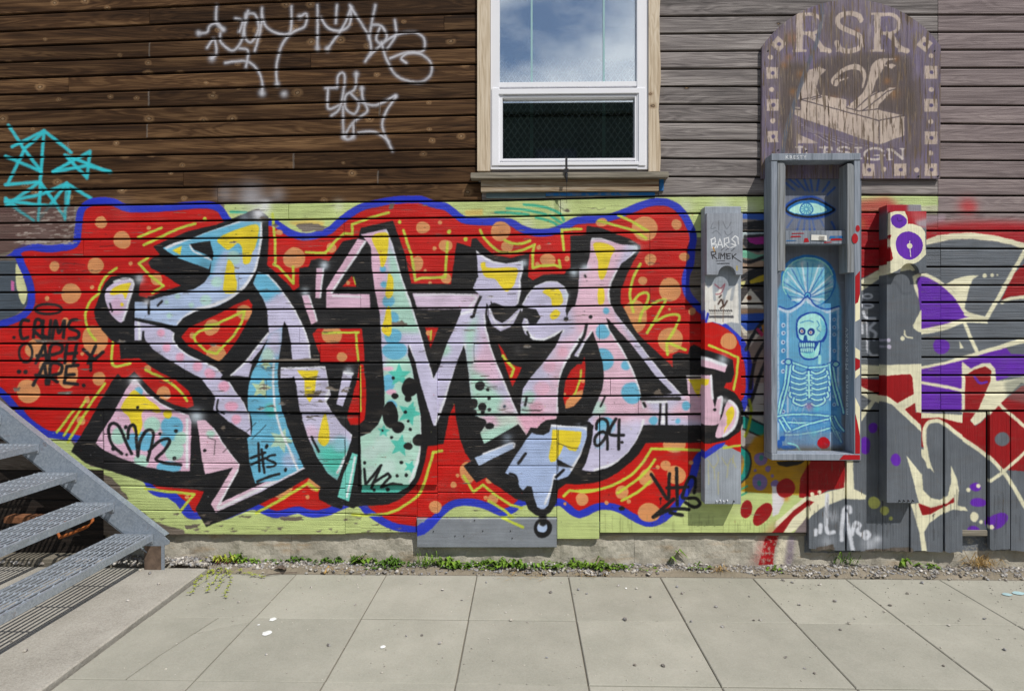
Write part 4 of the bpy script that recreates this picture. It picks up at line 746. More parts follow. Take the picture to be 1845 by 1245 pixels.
def paint_tex(N, cv):
    if cv.name not in IMG: IMG[cv.name] = cv.image()
    g = N.n('ShaderNodeNewGeometry'); sp = N.n('ShaderNodeSeparateXYZ')
    def wob(v, scale, amt):                  # the can's edge is never a clean line
        nz = N.n('ShaderNodeTexNoise'); N.l(g.outputs['Position'], nz.inputs['Vector']); nz.inputs['Scale'].default_value = scale; nz.inputs['Detail'].default_value = 3
        q = N.n('ShaderNodeVectorMath', operation='MULTIPLY_ADD'); N.l(nz.outputs['Color'], q.inputs[0]); q.inputs[1].default_value = (amt, amt, amt); N.l(v, q.inputs[2]); return q.outputs[0]
    off = N.n('ShaderNodeVectorMath', operation='SUBTRACT'); N.l(wob(wob(g.outputs['Position'], 14, .010), 90, .007), off.inputs[0]); off.inputs[1].default_value = (.0085, .0085, .0085)
    N.l(off.outputs[0], sp.inputs[0])
    cb = N.n('ShaderNodeCombineXYZ')
    N.l(N.rng(sp.outputs[0], cv.X0, cv.X0 + cv.W / cv.res), cb.inputs[0]); N.l(N.rng(sp.outputs[2], cv.Z0, cv.Z0 + cv.Hh / cv.res), cb.inputs[1])
    im = N.n('ShaderNodeTexImage', interpolation='Linear', extension='CLIP'); im.image = IMG[cv.name]; N.l(cb.outputs[0], im.inputs[0])
    return im.outputs['Color'], im.outputs['Alpha']
def lin(c):
    return tuple((v / 255 / 12.92 if v / 255 <= .04045 else ((v / 255 + .055) / 1.055) ** 2.4) for v in c)
def wood(name, dark, mid, light, canvas=None, vertical=False, knots=0.0, grain=1.0, paint_bump=.25, chips=.72, rough=.72, val=(.72, 1.18), crack=False, kc=None, spec=.25, fw=.62, bst=.8):
    m, t, b = new_mat(name); N = NT(t); b.inputs['Specular IOR Level'].default_value = spec
    p = N.pos()
    sg = (38, 38, 1.1) if vertical else (1.1, 38, 38)
    sl = (7, 7, .55) if vertical else (.55, 7, 7)
    fine = N.noise(N.map(p, sg), 2.2, 7, .62, .25); broad = N.noise(N.map(p, sl), 1.6, 4, .5, .9)
    rings = N.math('SINE', N.math('MULTIPLY', N.noise(N.map(p, (sl[0] * 1.0, sl[1], sl[2])), 1.3, 3, .5, 1.4), 60.0))
    f = N.math('ADD', N.math('MULTIPLY', fine, fw), N.math('ADD', N.math('MULTIPLY', broad, 1.04 - fw), N.math('MULTIPLY', rings, .06)))
    cr = N.n('ShaderNodeValToRGB'); N.l(f, cr.inputs[0]); e = cr.color_ramp.elements
    e[0].position, e[0].color = .32, (*lin(dark), 1); e[1].position, e[1].color = .74, (*lin(light), 1)
    x = e.new(.52); x.color = (*lin(mid), 1)
    col = cr.outputs[0]; hgt = fine
    if knots:
        sp_ = N.n('ShaderNodeSeparateXYZ'); N.l(p, sp_.inputs[0]); cb_ = N.n('ShaderNodeCombineXYZ'); N.l(N.math('MULTIPLY', sp_.outputs[0], 5.0), cb_.inputs[0]); N.l(N.math('MULTIPLY', sp_.outputs[2], 7.0), cb_.inputs[1])
        v = N.n('ShaderNodeTexVoronoi', voronoi_dimensions='2D'); N.l(cb_.outputs[0], v.inputs['Vector']); v.inputs['Scale'].default_value = 1.0; d = v.outputs['Distance']
        sz = N.n('ShaderNodeSeparateColor'); N.l(v.outputs['Color'], sz.inputs[0])
        wob = N.math('DIVIDE', N.math('ADD', d, N.math('MULTIPLY', N.math('SUBTRACT', N.noise(p, 55, 3), .5), .12)), N.rng(sz.outputs[1], 0, 1, .45, 1.25))
        sc_ = N.n('ShaderNodeSeparateColor'); N.l(v.outputs['Color'], sc_.inputs[0]); on = N.math('LESS_THAN', sc_.outputs[0], knots)
        ring = N.math('MULTIPLY', N.rng(wob, .20, .07), on); core = N.math('MULTIPLY', N.rng(wob, .095, .06), on)
        col = N.mix(N.math('MULTIPLY', ring, .7), col, lin(kc or (150, 122, 92))); col = N.mix(N.math('MULTIPLY', core, .85), col, lin((46, 30, 20)))
        col = N.mix(N.math('MULTIPLY', N.rng(wob, .06, .035), N.math('MULTIPLY', on, .7)), col, lin((160, 134, 104)))
    oi = N.n('ShaderNodeObjectInfo')
    hs = N.n('ShaderNodeHueSaturation'); N.l(col, hs.inputs['Color']); N.l(N.rng(oi.outputs['Random'], 0, 1, *val), hs.inputs['Value']); col = hs.outputs[0]
    r = rough
    if canvas is not None:
        pc, pa = paint_tex(N, canvas)
        g = N.pos(False)
        ch = N.noise(N.map(p, (sg[0] * .5 + 1.2, sg[1] * .4, sg[2] * .5 + 1.2)), 3.0, 5, .6, .2)
        keep = N.rng(ch, chips, chips - .05)
        a = N.math('MULTIPLY', pa, keep)
        mot = N.noise(g, 5.5, 5, .6); dirt = N.noise(N.map(g, (2.2, 2.2, 9)), 2.0, 6, .65)
        hs2 = N.n('ShaderNodeHueSaturation'); N.l(pc, hs2.inputs['Color']); N.l(N.math('MULTIPLY', N.rng(mot, .3, .7, .80, 1.06), N.rng(fine, .25, .7, .82, 1.08)), hs2.inputs['Value']); hs2.inputs['Saturation'].default_value = 1.0
        pc2 = N.mix(N.math('MULTIPLY', N.rng(dirt, .52, .8), .34), hs2.outputs[0], lin((96, 88, 80)))
        col = N.mix(a, col, pc2)
        r = N.rng(a, 0, 1, rough, .5)
        pb = N.noise(g, 170, 3, .6)
        hgt = N.math('ADD', N.math('MULTIPLY', fine, .7 * grain), N.math('ADD', N.math('MULTIPLY', pb, paint_bump), N.math('MULTIPLY', a, .12)))
    else:
        hgt = N.math('MULTIPLY', fine, grain)
    if crack:
        vc = N.vor(N.map(p, (3, 3, 26) if not vertical else (26, 26, 3)), 1.0, 'DISTANCE_TO_EDGE'); hgt = N.math('ADD', hgt, N.math('MULTIPLY', N.rng(vc.outputs['Distance'], 0, .05), .5))
    N.l(col, b.inputs['Base Color']); N.set(b.inputs['Roughness'], r)
    N.l(N.bump(hgt, bst, .007), b.inputs['Normal'])
    return m
def plain(name, c, rough=.6, metal=0.0, var=.12, nscale=8.0, bump=.0, bscale=60.0, c2=None, spots=None, spec=None):
    m, t, b = new_mat(name); N = NT(t); p = N.pos()
    n1 = N.noise(p, nscale, 6, .6)
    col = N.mix(N.rng(n1, .35, .68), tuple(v * (1 - var) for v in lin(c)), tuple(min(v * (1 + var), 1) for v in lin(c2 or c)))
    if spots: col = N.mix(N.math('MULTIPLY', N.rng(N.noise(p, spots[1], 6, .65), spots[2], spots[2] + .08), spots[3]), col, lin(spots[0]))
    N.l(col, b.inputs['Base Color']); b.inputs['Roughness'].default_value = rough; b.inputs['Metallic'].default_value = metal
    if spec is not None: b.inputs['Specular IOR Level'].default_value = spec
    if bump: N.l(N.bump(N.noise(p, bscale, 5, .65), bump, .01), b.inputs['Normal'])
    return m
M = {}
M['brown'] = wood('brown_stained_cedar', (34, 22, 13), (70, 49, 31), (116, 88, 60), WALL, knots=.34, grain=.7, val=(.66, 1.22), fw=.34, chips=.78, kc=(150, 118, 84), spec=.12)
M['grey'] = wood('weathered_grey_boards', (78, 73, 72), (126, 119, 117), (168, 161, 157), WALL, knots=.05, fw=.46, grain=1.7, val=(.86, 1.1), chips=.8, kc=(70, 62, 58))
M['greybrown'] = wood('brown_grey_boards', (98, 86, 86), (130, 117, 117), (156, 143, 141), WALL, grain=1.1, val=(.9, 1.06), chips=.8)
M['mural'] = wood('painted_boards', (74, 64, 56), (112, 102, 92), (140, 130, 120), WALL, grain=1.3, chips=.70, paint_bump=.6, val=(.9, 1.1), bst=1.0)
M['panel'] = wood('painted_plywood', (74, 64, 56), (112, 102, 92), (140, 130, 120), WALL, grain=.6, chips=.72, paint_bump=.3, val=(.95, 1.05))
M['upright'] = wood('painted_uprights', (60, 52, 46), (96, 88, 80), (120, 112, 104), WALL, vertical=True, grain=1.1, chips=.70, val=(.9, 1.08))
M['board'] = wood('painted_notched_board', (80, 76, 72), (112, 108, 104), (140, 136, 130), BOARD, vertical=True, grain=.9, chips=.74, val=(.98, 1.02))
M['overlay'] = wood('painted_overlay_board', (80, 76, 72), (112, 108, 104), (140, 136, 130), OVER, vertical=True, grain=.8, chips=.8, val=(.98, 1.02))
M['boxback'] = wood('painted_box_back', (80, 76, 72), (112, 108, 104), (140, 136, 130), BOXC, vertical=True, grain=.4, chips=.82, val=(1, 1))
M['boxwood'] = wood('grey_painted_box_wood', (106, 114, 124), (136, 144, 156), (154, 161, 172), None, vertical=True, grain=.5, val=(.95, 1.05), rough=.6)
M['boxrail'] = wood('worn_grey_rail', (100, 98, 92), (138, 142, 146), (162, 166, 170), None, vertical=True, grain=.8, val=(.95, 1.05))
M['sign'] = wood('weathered_sign_plywood', (66, 52, 40), (112, 96, 82), (150, 138, 124), SIGN, vertical=True, grain=1.6, chips=.583, paint_bump=.1, val=(1, 1))
M['trim'] = wood('raw_pine_trim', (172, 152, 126), (206, 190, 166), (224, 212, 194), None, vertical=True, grain=.5, val=(.94, 1.04), knots=.12)
M['sill'] = wood('grey_sill_wood', (84, 80, 70), (122, 116, 104), (150, 142, 128), None, grain=1.0, val=(.9, 1.1))
M['apron'] = wood('stripped_apron_wood', (92, 56, 30), (148, 130, 106), (176, 164, 146), None, grain=.8, val=(1, 1))
M['patch'] = wood('grey_patch_board', (108, 113, 120), (134, 140, 148), (148, 154, 162), WALL, grain=.2, chips=.9, val=(1, 1))
M['leafd'] = plain('dark_weed_leaf', (52, 84, 24), .5, var=.4, nscale=25, c2=(84, 116, 40))
M['sheath'] = plain('dark_sheathing', (20, 17, 15), .9)
M['vinyl'] = plain('white_vinyl', (232, 233, 238), .38, var=.03, nscale=3)
M['vinylin'] = plain('grey_gasket', (70, 74, 84), .5)
M['bar'] = plain('pale_green_bar', (200, 240, 226), .5, var=.05)
M['bar2'] = plain('pale_grille_strip', (150, 188, 190), .4, var=.05)
M['mesh'] = plain('dull_mesh_steel', (236, 240, 238), .5, .0)
M['iron'] = plain('dark_hardware', (64, 64, 66), .45, .7, spots=((120, 74, 44), 30, .55, .5))
M['blue'] = plain('blue_tape_paint', (30, 104, 168), .6, spots=((120, 120, 112), 20, .5, .5))
M['teal'] = plain('blue_grey_flashing', (86, 104, 108), .6)
def galv(name, c, c2):
    m, t, b = new_mat(name); N = NT(t); p = N.pos()
    v = N.vor(p, 95); s_ = N.n('ShaderNodeSeparateColor'); N.l(v.outputs['Color'], s_.inputs[0])
    col = N.mix(s_.outputs[0], lin(c), lin(c2)); n1 = N.noise(p, 5, 6, .65)
    col = N.mix(N.math('MULTIPLY', N.rng(n1, .5, .75), .4), col, lin((120, 124, 126))); col = N.mix(N.math('MULTIPLY', N.rng(N.noise(p, 9, 7, .7), .62, .72), .6), col, lin((120, 84, 58)))
    N.l(col, b.inputs['Base Color']); b.inputs['Metallic'].default_value = .4; N.l(N.rng(s_.outputs[1], 0, 1, .36, .6), b.inputs['Roughness']); return m
M['galv'] = galv('galvanised_steel', (134, 145, 158), (156, 166, 178))
M['galvt'] = galv('galvanised_tread', (146, 155, 165), (170, 178, 187))
M['rust'] = plain('rusty_steel', (122, 82, 56), .85, .1, var=.3, nscale=30, bump=.3)
M['found'] = None
def concrete(name, c, c2, stain, bump=.5, rough=.9, canvas=None, agg=0.0, tint=0.0):
    m, t, b = new_mat(name); N = NT(t); p = N.pos(k=9); g = N.pos(False)
    n1, n2, n3 = N.noise(p, 3.2, 6, .6), N.noise(p, 240, 3, .6), N.noise(p, 42, 5, .6)
    col = N.mix(N.rng(n1, .35, .65), lin(c), lin(c2)); col = N.mix(N.math('MULTIPLY', N.rng(n2, .5, .78), .35), col, lin(stain)); col = N.mix(N.math('MULTIPLY', N.rng(n3, .56, .75), .22), col, lin(stain))
    if agg:
        v = N.vor(p, 190); s_ = N.n('ShaderNodeSeparateColor'); N.l(v.outputs['Color'], s_.inputs[0])
        col = N.mix(N.math('MULTIPLY', s_.outputs[0], agg), col, lin((214, 210, 200)))
    if tint:
        col = N.mix(N.math('MULTIPLY', N.rng(N.noise(g, 1.1, 8, .7), .48, .7), .28), col, lin(stain)); col = N.mix(N.math('MULTIPLY', N.rng(N.noise(g, 7.0, 5, .7, .6), .62, .7), .16), col, lin((176, 174, 164)))
        oi = N.n('ShaderNodeObjectInfo'); hs = N.n('ShaderNodeHueSaturation'); N.l(col, hs.inputs['Color']); N.l(N.rng(oi.outputs['Random'], 0, 1, 1 - tint, 1 + tint), hs.inputs['Value']); col = hs.outputs[0]
    if canvas is not None:
        pc, pa = paint_tex(N, canvas)
        low = N.noise(N.map(g, (1.5, 1.5, 6)), 2.2, 6, .65)
        col = N.mix(N.math('MULTIPLY', N.rng(low, .55, .72), .5), col, lin((150, 112, 56)))
        col = N.mix(N.math('MULTIPLY', pa, N.rng(n3, .75, .5)), col, pc)
    N.l(col, b.inputs['Base Color']); b.inputs['Roughness'].default_value = rough
    N.l(N.bump(N.math('ADD', N.math('MULTIPLY', n2, .35), N.math('MULTIPLY', n3, .8)), bump, .008), b.inputs['Normal'])
    return m
M['found'] = concrete('rough_foundation_concrete', (158, 153, 140), (184, 179, 166), (110, 102, 88), 1.0, canvas=WALL)
M['paver'] = concrete('paver_concrete', (147, 146, 134), (160, 158, 146), (124, 122, 112), .3, agg=.10, tint=.05)
M['slab'] = concrete('exposed_concrete_slab', (140, 136, 127), (162, 158, 149), (104, 100, 93), .9, agg=.25)
M['bed'] = concrete('joint_sand', (108, 103, 93), (130, 124, 112), (84, 78, 70), .8)
M['soil'] = concrete('gritty_soil', (122, 114, 98), (146, 136, 120), (92, 84, 72), 1.2)
M['dark'] = wood('dark_shaded_boards', (16, 13, 11), (34, 28, 24), (56, 48, 42), None, val=(.7, 1.2))  # dark wood, with the shade under the stairs also put into its colour
def stone_mat():
    m, t, b = new_mat('gravel_stone'); N = NT(t); p = N.pos(False)
    v = N.vor(p, 55); s_ = N.n('ShaderNodeSeparateColor'); N.l(v.outputs['Color'], s_.inputs[0])
    cr = N.n('ShaderNodeValToRGB'); N.l(s_.outputs[0], cr.inputs[0]); e = cr.color_ramp.elements
    e[0].position, e[0].color = 0, (*lin((96, 94, 92)), 1); e[1].position, e[1].color = 1, (*lin((214, 210, 204)), 1)
    for q, c in ((.3, (140, 132, 124)), (.6, (150, 152, 156)), (.8, (178, 172, 160))): x = e.new(q); x.color = (*lin(c), 1)
    N.l(N.mix(N.math('MULTIPLY', N.noise(p, 160, 3), .3), cr.outputs[0], lin((90, 84, 78))), b.inputs['Base Color']); b.inputs['Roughness'].default_value = .85
    return m
M['stone'] = stone_mat()
M['leaf'] = plain('weed_leaf', (70, 104, 28), .5, var=.4, nscale=25, c2=(112, 142, 48))
M['gritm'] = plain('pale_grit', (168, 164, 154), .85, var=.35, nscale=9)
M['leafy'] = plain('yellow_green_leaf', (150, 160, 60), .55, var=.3, nscale=40)
M['stem'] = plain('reddish_stem', (112, 60, 48), .7, var=.3, nscale=30)
M['straw'] = plain('dry_straw', (168, 138, 84), .8, var=.3, nscale=40)
M['litter'] = plain('dead_leaf', (96, 84, 74), .85, var=.3, nscale=40)
M['rust2'] = plain('orange_rusty_pipe', (168, 96, 48), .8, .1, var=.3, nscale=30)
M['dullrust'] = plain('dull_rusty_plate', (104, 88, 76), .85, .1, var=.3, nscale=20)
M['paleb'] = plain('pale_blue_splash', (158, 186, 190), .7)
M['white'] = plain('white_spot', (226, 228, 226), .7)
M['chalk'] = plain('white_lettering', (222, 226, 230), .7)
M['paper'] = plain('white_sticker', (224, 222, 214), .6, var=.04)
M['ink'] = plain('sticker_print', (60, 58, 56), .7)
M['redp'] = plain('red_paint', (170, 20, 30), .5)
M['creamp'] = plain('cream_paint', (236, 230, 196), .55)
M['interior'] = plain('dark_room_wall', (34, 40, 40), .9)
M['facade'] = plain('dark_facade', (38, 50, 45), .85, var=.2, nscale=1.2)
M['facadew'] = plain('facade_window_glass', (30, 38, 44), .15)
def glass_mat():
    m = bpy.data.materials.new('window_glass'); m.use_nodes = True; t = m.node_tree; t.nodes.clear(); N = NT(t)
    o = N.n('ShaderNodeOutputMaterial'); g = N.n('ShaderNodeBsdfGlossy'); g.inputs['Roughness'].default_value = .004; g.inputs['Color'].default_value = (.93, .97, 1, 1)
    tr = N.n('ShaderNodeBsdfTransparent'); tr.inputs['Color'].default_value = (.93, .97, .96, 1); mx = N.n('ShaderNodeMixShader')
    lw = N.n('ShaderNodeLayerWeight'); lw.inputs['Blend'].default_value = .35
    N.l(N.rng(lw.outputs['Fresnel'], 0, 1, .46, 1.0), mx.inputs[0]); N.l(tr.outputs[0], mx.inputs[1]); N.l(g.outputs[0], mx.inputs[2]); N.l(mx.outputs[0], o.inputs['Surface'])
    return m
M['glass'] = glass_mat()
# ---------------------------------------------------------------- object helpers
def obj(name, verts, faces, mat, parent=None, smooth_=False):
    me = bpy.data.meshes.new(name); me.from_pydata([tuple(v) for v in verts], [], faces); me.validate(); me.update()
    bm = bmesh.new(); bm.from_mesh(me); bmesh.ops.recalc_face_normals(bm, faces=bm.faces); bm.to_mesh(me); bm.free()
    if smooth_: me.polygons.foreach_set('use_smooth', [True] * len(me.polygons))
    for m_ in (mat if isinstance(mat, (list, tuple)) else [mat]): me.materials.append(m_)
    o = bpy.data.objects.new(name, me); COL.objects.link(o)
    if parent is not None: o.parent = parent
    return o
def empty(name, label, cat, group=None, loc=(0, 0, 0)):
    o = bpy.data.objects.new(name, None); COL.objects.link(o); o.empty_display_size = .1
    o['label'] = label; o['category'] = cat
    if group: o['group'] = group
    return o
def tag(o, label=None, cat=None, group=None, kind=None):
    if label: o['label'] = label
    if cat: o['category'] = cat
    if group: o['group'] = group
    if kind: o['kind'] = kind
    return o
class MB:
    def __init__(s): s.v, s.f = [], []
    def add(s, v, f):
        n = len(s.v); s.v += [tuple(q) for q in v]; s.f += [tuple(i + n for i in q) for q in f]; return s
    def box(s, x0, x1, y0, y1, z0, z1, bev=0.0):
        if bev:
            b = bev; v = []
            for z, i in ((z0, b), (z0 + b, 0), (z1 - b, 0), (z1, b)): v += [(x0 + i, y0 + i, z), (x1 - i, y0 + i, z), (x1 - i, y1 - i, z), (x0 + i, y1 - i, z)]
            f = [(3, 2, 1, 0), (12, 13, 14, 15)]
            for k in range(3):
                for j in range(4): f.append((k * 4 + j, k * 4 + (j + 1) % 4, k * 4 + 4 + (j + 1) % 4, k * 4 + 4 + j))
            return s.add(v, f)
        return s.add([(x0, y0, z0), (x1, y0, z0), (x1, y1, z0), (x0, y1, z0), (x0, y0, z1), (x1, y0, z1), (x1, y1, z1), (x0, y1, z1)],
                     [(0, 3, 2, 1), (4, 5, 6, 7), (0, 1, 5, 4), (1, 2, 6, 5), (2, 3, 7, 6), (3, 0, 4, 7)])
    def prism(s, pts, ax0, ax1, fn):
        """closed outline (2-D) pushed from ax0 to ax1; fn(u, v, w) gives the 3-D point"""
        n = len(pts); v = [fn(a, b, ax0) for a, b in pts] + [fn(a, b, ax1) for a, b in pts]
        return s.add(v, [tuple(range(n - 1, -1, -1)), tuple(range(n, 2 * n))] + [(i, (i + 1) % n, n + (i + 1) % n, n + i) for i in range(n)])
    def tube(s, path, r, n=8, cap=True):
        path = [Vector(p) for p in path]; rings = []
        up = Vector((0, 0, 1))
        for i, p in enumerate(path):
            d = (path[min(i + 1, len(path) - 1)] - path[max(i - 1, 0)]).normalized()
            a = d.cross(up if abs(d.z) < .9 else Vector((1, 0, 0))).normalized(); b = d.cross(a).normalized()
            rr = r[i] if isinstance(r, (list, tuple)) else r
            rings.append([p + (a * math.cos(2 * math.pi * k / n) + b * math.sin(2 * math.pi * k / n)) * rr for k in range(n)])
        v = [q for g in rings for q in g]; f = []
        for i in range(len(path) - 1):
            for k in range(n): f.append((i * n + k, i * n + (k + 1) % n, (i + 1) * n + (k + 1) % n, (i + 1) * n + k))
        if cap: f += [tuple(range(n - 1, -1, -1)), tuple(range((len(path) - 1) * n, len(path) * n))]
        return s.add(v, f)
    def build(s, name, mat, parent=None, smooth_=False): return obj(name, s.v, s.f, mat, parent, smooth_)
def pxbox(name, x0, y0, x1, y1, Yf, Yb, mat, parent, bev=.003):
    """board seen face-on: its front face at depth Yf fills the photo rectangle, its back is at Yb"""
    a, b = P(x0, y1, Yf), P(x1, y0, Yf)
    return MB().box(a.x, b.x, Yf, Yb, a.z, b.z, bev).build(name, mat, parent)
# ---------------------------------------------------------------- ground
def sheet(name, x0, x1, y0, y1, z, mat, nx=1, ny=1):
    v = [(x0 + (x1 - x0) * i / nx, y0 + (y1 - y0) * j / ny, z) for j in range(ny + 1) for i in range(nx + 1)]
    f = [(j * (nx + 1) + i, j * (nx + 1) + i + 1, (j + 1) * (nx + 1) + i + 1, (j + 1) * (nx + 1) + i) for j in range(ny) for i in range(nx)]
    return obj(name, v, f, mat)
FY = 0.05                                   # face of the foundation
ground = tag(sheet('ground', -300, 300, -400, 300, -0.05, M['soil']), kind='structure')
PX0 = -1.512; PS = 0.607; PYR = -0.87       # paver grid: a joint line in x, size, the row joint seen in the photo
PYR = GP(941, 1117).y; PE = GP(941, 1035).y; PX0 = GP(456, 1115).x
pave = tag(sheet('pavement', PX0 - PS - .004, 6.4, -9.0, PE + .02, -0.0085, M['bed']), kind='structure')
def paver(poly):
    b = .004; cx = sum(p[0] for p in poly) / len(poly); cy = sum(p[1] for p in poly) / len(poly)
    ins = [(p[0] + (cx - p[0]) * b / .3, p[1] + (cy - p[1]) * b / .3) for p in poly]
    dz = random.uniform(-.0015, .0015); n = len(poly)
    v = [(p[0], p[1], -.05) for p in poly] + [(p[0], p[1], -.004 + dz) for p in poly] + [(p[0], p[1], dz) for p in ins]
    f = [tuple(range(2 * n, 3 * n))]
    for k in (0, 1): f += [(k * n + i, k * n + (i + 1) % n, (k + 1) * n + (i + 1) % n, (k + 1) * n + i) for i in range(n)]
    return obj('paver', v, f, M['paver'], pave)
for i in range(-1, 12):
    for j in range(-6, 2):
        x0, x1 = PX0 + i * PS + .0029, PX0 + (i + 1) * PS - .0029; y0, y1 = PYR + (j - 1) * PS + .0032, PYR + j * PS - .0032
        y1 = min(y1, PE - .004) if j == 1 else y1; x0 += random.uniform(-.0015, .0015); y1 += random.uniform(-.0015, .0015)
        if i == -1 and j == 0:              # the cracked slab by the stairs
            a, b2 = (x0 + .40, y1), (x0 + .28, y0); c1, c2 = (x0 + .36, y1 - .18), (x0 + .31, y1 - .4); g = .0035
            paver([(x0, y0), (b2[0] - g, y0), (c2[0] - g, c2[1]), (c1[0] - g, c1[1]), (a[0] - g, y1), (x0, y1)])
            e = (x1, y1 - .05)
            paver([(c1[0] + g, c1[1] + g), (x1, e[1] + g), (x1, y1), (a[0] + g, y1)]); paver([(b2[0] + g, y0), (x1, y0), (x1, e[1] - g), (c1[0] + g, c1[1] - g), (c2[0] + g, c2[1])])
        else: paver([(x0, y0), (x1, y0), (x1, y1), (x0, y1)])
for px, py, rx, ry in ((492, 1116, .020, .014), (481, 1141, .026, .016), (466, 1126, .008, .006), (690, 1166, .014, .01), (1128, 1060, .008, .006), (1814, 1071, .03, .014), (1836, 1069, .04, .016)):
    c = GP(px, py, .0); n = 11
    v = [(c.x + rx * math.cos(2 * math.pi * k / n) * random.uniform(.8, 1.15), c.y + ry * 1.6 * math.sin(2 * math.pi * k / n) * random.uniform(.8, 1.15), .0035) for k in range(n)] + [(c.x, c.y, .006)]
    obj('dried_splash', v, [(k, (k + 1) % n, n) for k in range(n)], M['white'] if px < 1800 else M['paleb'], pave)
SX1 = PX0 - PS - .006
slab = tag(MB().box(-7.0, SX1 - .012, -9.0, -0.10, -.05, .022, .008).build('concrete_slab', M['slab']), kind='structure')
# ---------------------------------------------------------------- the building: boards, patches, foundation, window
house = empty('wooden_building', 'long wooden building front with a colourful spray painted mural on its plank siding', 'building')
KX = [-60, 22, 480, 860, 1190, 1530, 1760, 1900]
GL = [[-2, -26, -37, -66, -69, -70], [27, 5, -6, -34, -37, -38], [57, 36, 25, -2, -5, -5], [85, 67.5, 55, 30, 27.5, 27.3], [113, 97, 86, 61.5, 59, 58.5], [142, 127, 116, 93.4, 91, 90.5], [171, 157, 148, 125, 123.5, 123], [200, 188, 178, 156.5, 156.5, 156.5],
      [229, 217, 208, 188.4, 189.5, 190.5], [257, 246, 238, 220.6, 222, 224], [285, 276, 269, 253.4, 255, 257], [315.5, 307, 300, 285.6, 288, 289.5], [344, 336, 330, 318.7, 320.5, 322], [373, 366, 362.5, 354, 352, 353], [402.6, 397, 392, 385.5, 383, 383.5],
      [433, 429, 425, 418.5, 416.4, 416.5], [464.4, 461.5, 459, 451.5, 448, 448.5], [496, 493.5, 491, 484, 481.4, 481.4], [527.4, 525.7, 523, 516.8, 514.4, 514.4], [559.4, 558, 555, 549.5, 545.5, 545], [590, 589, 587, 582.3, 578.5, 578.5], [619.5, 620, 619, 615.5, 611.6, 611],
      [650.7, 653, 652, 648.5, 644, 644], [680.7, 684, 685, 681.5, 676.5, 676.4], [711.4, 715, 715.5, 713, 708.5, 708.4], [735, 744, 747, 747, 740.5, 740.4]]
def ly(i, x):
    g = GL[i]; g = [g[0] - (g[1] - g[0]) * 82 / 458] + g + [g[-1] + (g[-1] - g[-2]) * 140 / 230]
    return float(np.interp(x, KX, g))
def plank(x0, x1, top, bot, mat, Y=0.0, th=.018, gap=2.6, name='plank', par=None):
    """one siding board; top(x) and bot(x) are its edges in the photo, on the wall plane"""
    xs = sorted({x0, x1} | {k for k in KX if x0 < k < x1}); v = []; c = .0035
    g0 = gap * .38; g1 = gap * .62
    dy = random.uniform(-.0015, .0015)
    for x in xs:
        a, b = P(x, top(x) + g0, 0), P(x, bot(x) - g1, 0); X = a.x
        v += [(X, Y + th + dy, b.z), (X, Y + c + dy, b.z), (X, Y + dy, b.z + c), (X, Y + dy, a.z - .0065), (X, Y + .0055 + dy, a.z), (X, Y + th + dy, a.z)]
    n = len(xs); f = []
    for k in range(n - 1):
        for j in range(6): f.append((k * 6 + j, k * 6 + (j + 1) % 6, (k + 1) * 6 + (j + 1) % 6, (k + 1) * 6 + j))
    f += [(0, 1, 2, 3, 4, 5), tuple(range((n - 1) * 6 + 5, (n - 1) * 6 - 1, -1))]
    return obj(name, v, f, mat, par or house)
BRK = {1: [269], 3: [269], 5: [123], 6: [268], 7: [684], 8: [265, 640], 9: [123], 10: [529], 11: [330, 681], 12: [392], 4: [560], 2: [430, 800], 13: [520, 1010], 14: [620], 15: [150, 1171], 16: [730, 1171], 17: [430], 18: [650, 1171], 19: [240, 880], 20: [540, 1080], 21: [578, 854], 22: [332, 648, 788], 23: [480, 788, 1100], 24: [700, 1150]}
for i in range(len(GL) - 1):
    e = .45
    cuts = [-460] + BRK.get(i, []) + [2300]
    if i < 13 - 1: cuts = sorted(cuts + [862, 1186, 1690])
    elif i == 12: cuts = sorted(cuts + [868, 1186, 1690])
    elif i in (13, 14): cuts = sorted(cuts + [1690])
    else: cuts = sorted(cuts + [1695])
    for a, b in zip(cuts[:-1], cuts[1:]):
        if i < 11 and a == 862: continue
        m_ = M['mural'] if i >= 13 else (M['brown'] if b <= 868 else M['greybrown'] if a >= 1690 else M['grey'])
        if i >= 13 and a >= 1690: m_ = M['greybrown'] if i < 15 else M['grey']
        Y = -.011 if i == 21 and a >= 570 and b <= 860 else 0.0
        plank(a + e, b - e, lambda x, i=i: ly(i, x), lambda x, i=i: ly(i + 1, x), m_, Y, gap=3.4 if Y == 0 else 1.2)
def board_px(x0, y0, x1, y1, mat, Y, name='plank', gap=1.2, th=.018, y0r=None, y1r=None):
    y0r = y0 if y0r is None else y0r; y1r = y1 if y1r is None else y1r
    return plank(x0, x1, lambda x: y0 + (y0r - y0) * (x - x0) / (x1 - x0), lambda x: y1 + (y1r - y1) * (x - x0) / (x1 - x0), mat, Y, th, gap, name)
LY = .012
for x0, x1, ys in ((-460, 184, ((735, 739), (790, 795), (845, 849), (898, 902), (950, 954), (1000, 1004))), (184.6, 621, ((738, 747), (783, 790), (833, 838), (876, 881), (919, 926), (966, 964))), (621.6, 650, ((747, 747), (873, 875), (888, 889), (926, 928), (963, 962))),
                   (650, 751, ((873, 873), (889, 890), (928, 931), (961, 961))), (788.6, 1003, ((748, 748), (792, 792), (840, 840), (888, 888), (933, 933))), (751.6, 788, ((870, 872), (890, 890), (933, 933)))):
    for (a, ar), (b, br) in zip(ys[:-1], ys[1:]): board_px(x0, a, x1, b, (M['dark'] if x1 < 185 and a > 830 else M['mural']) if b - a < 80 else M['panel'], LY, y0r=ar, y1r=br, gap=1.4)
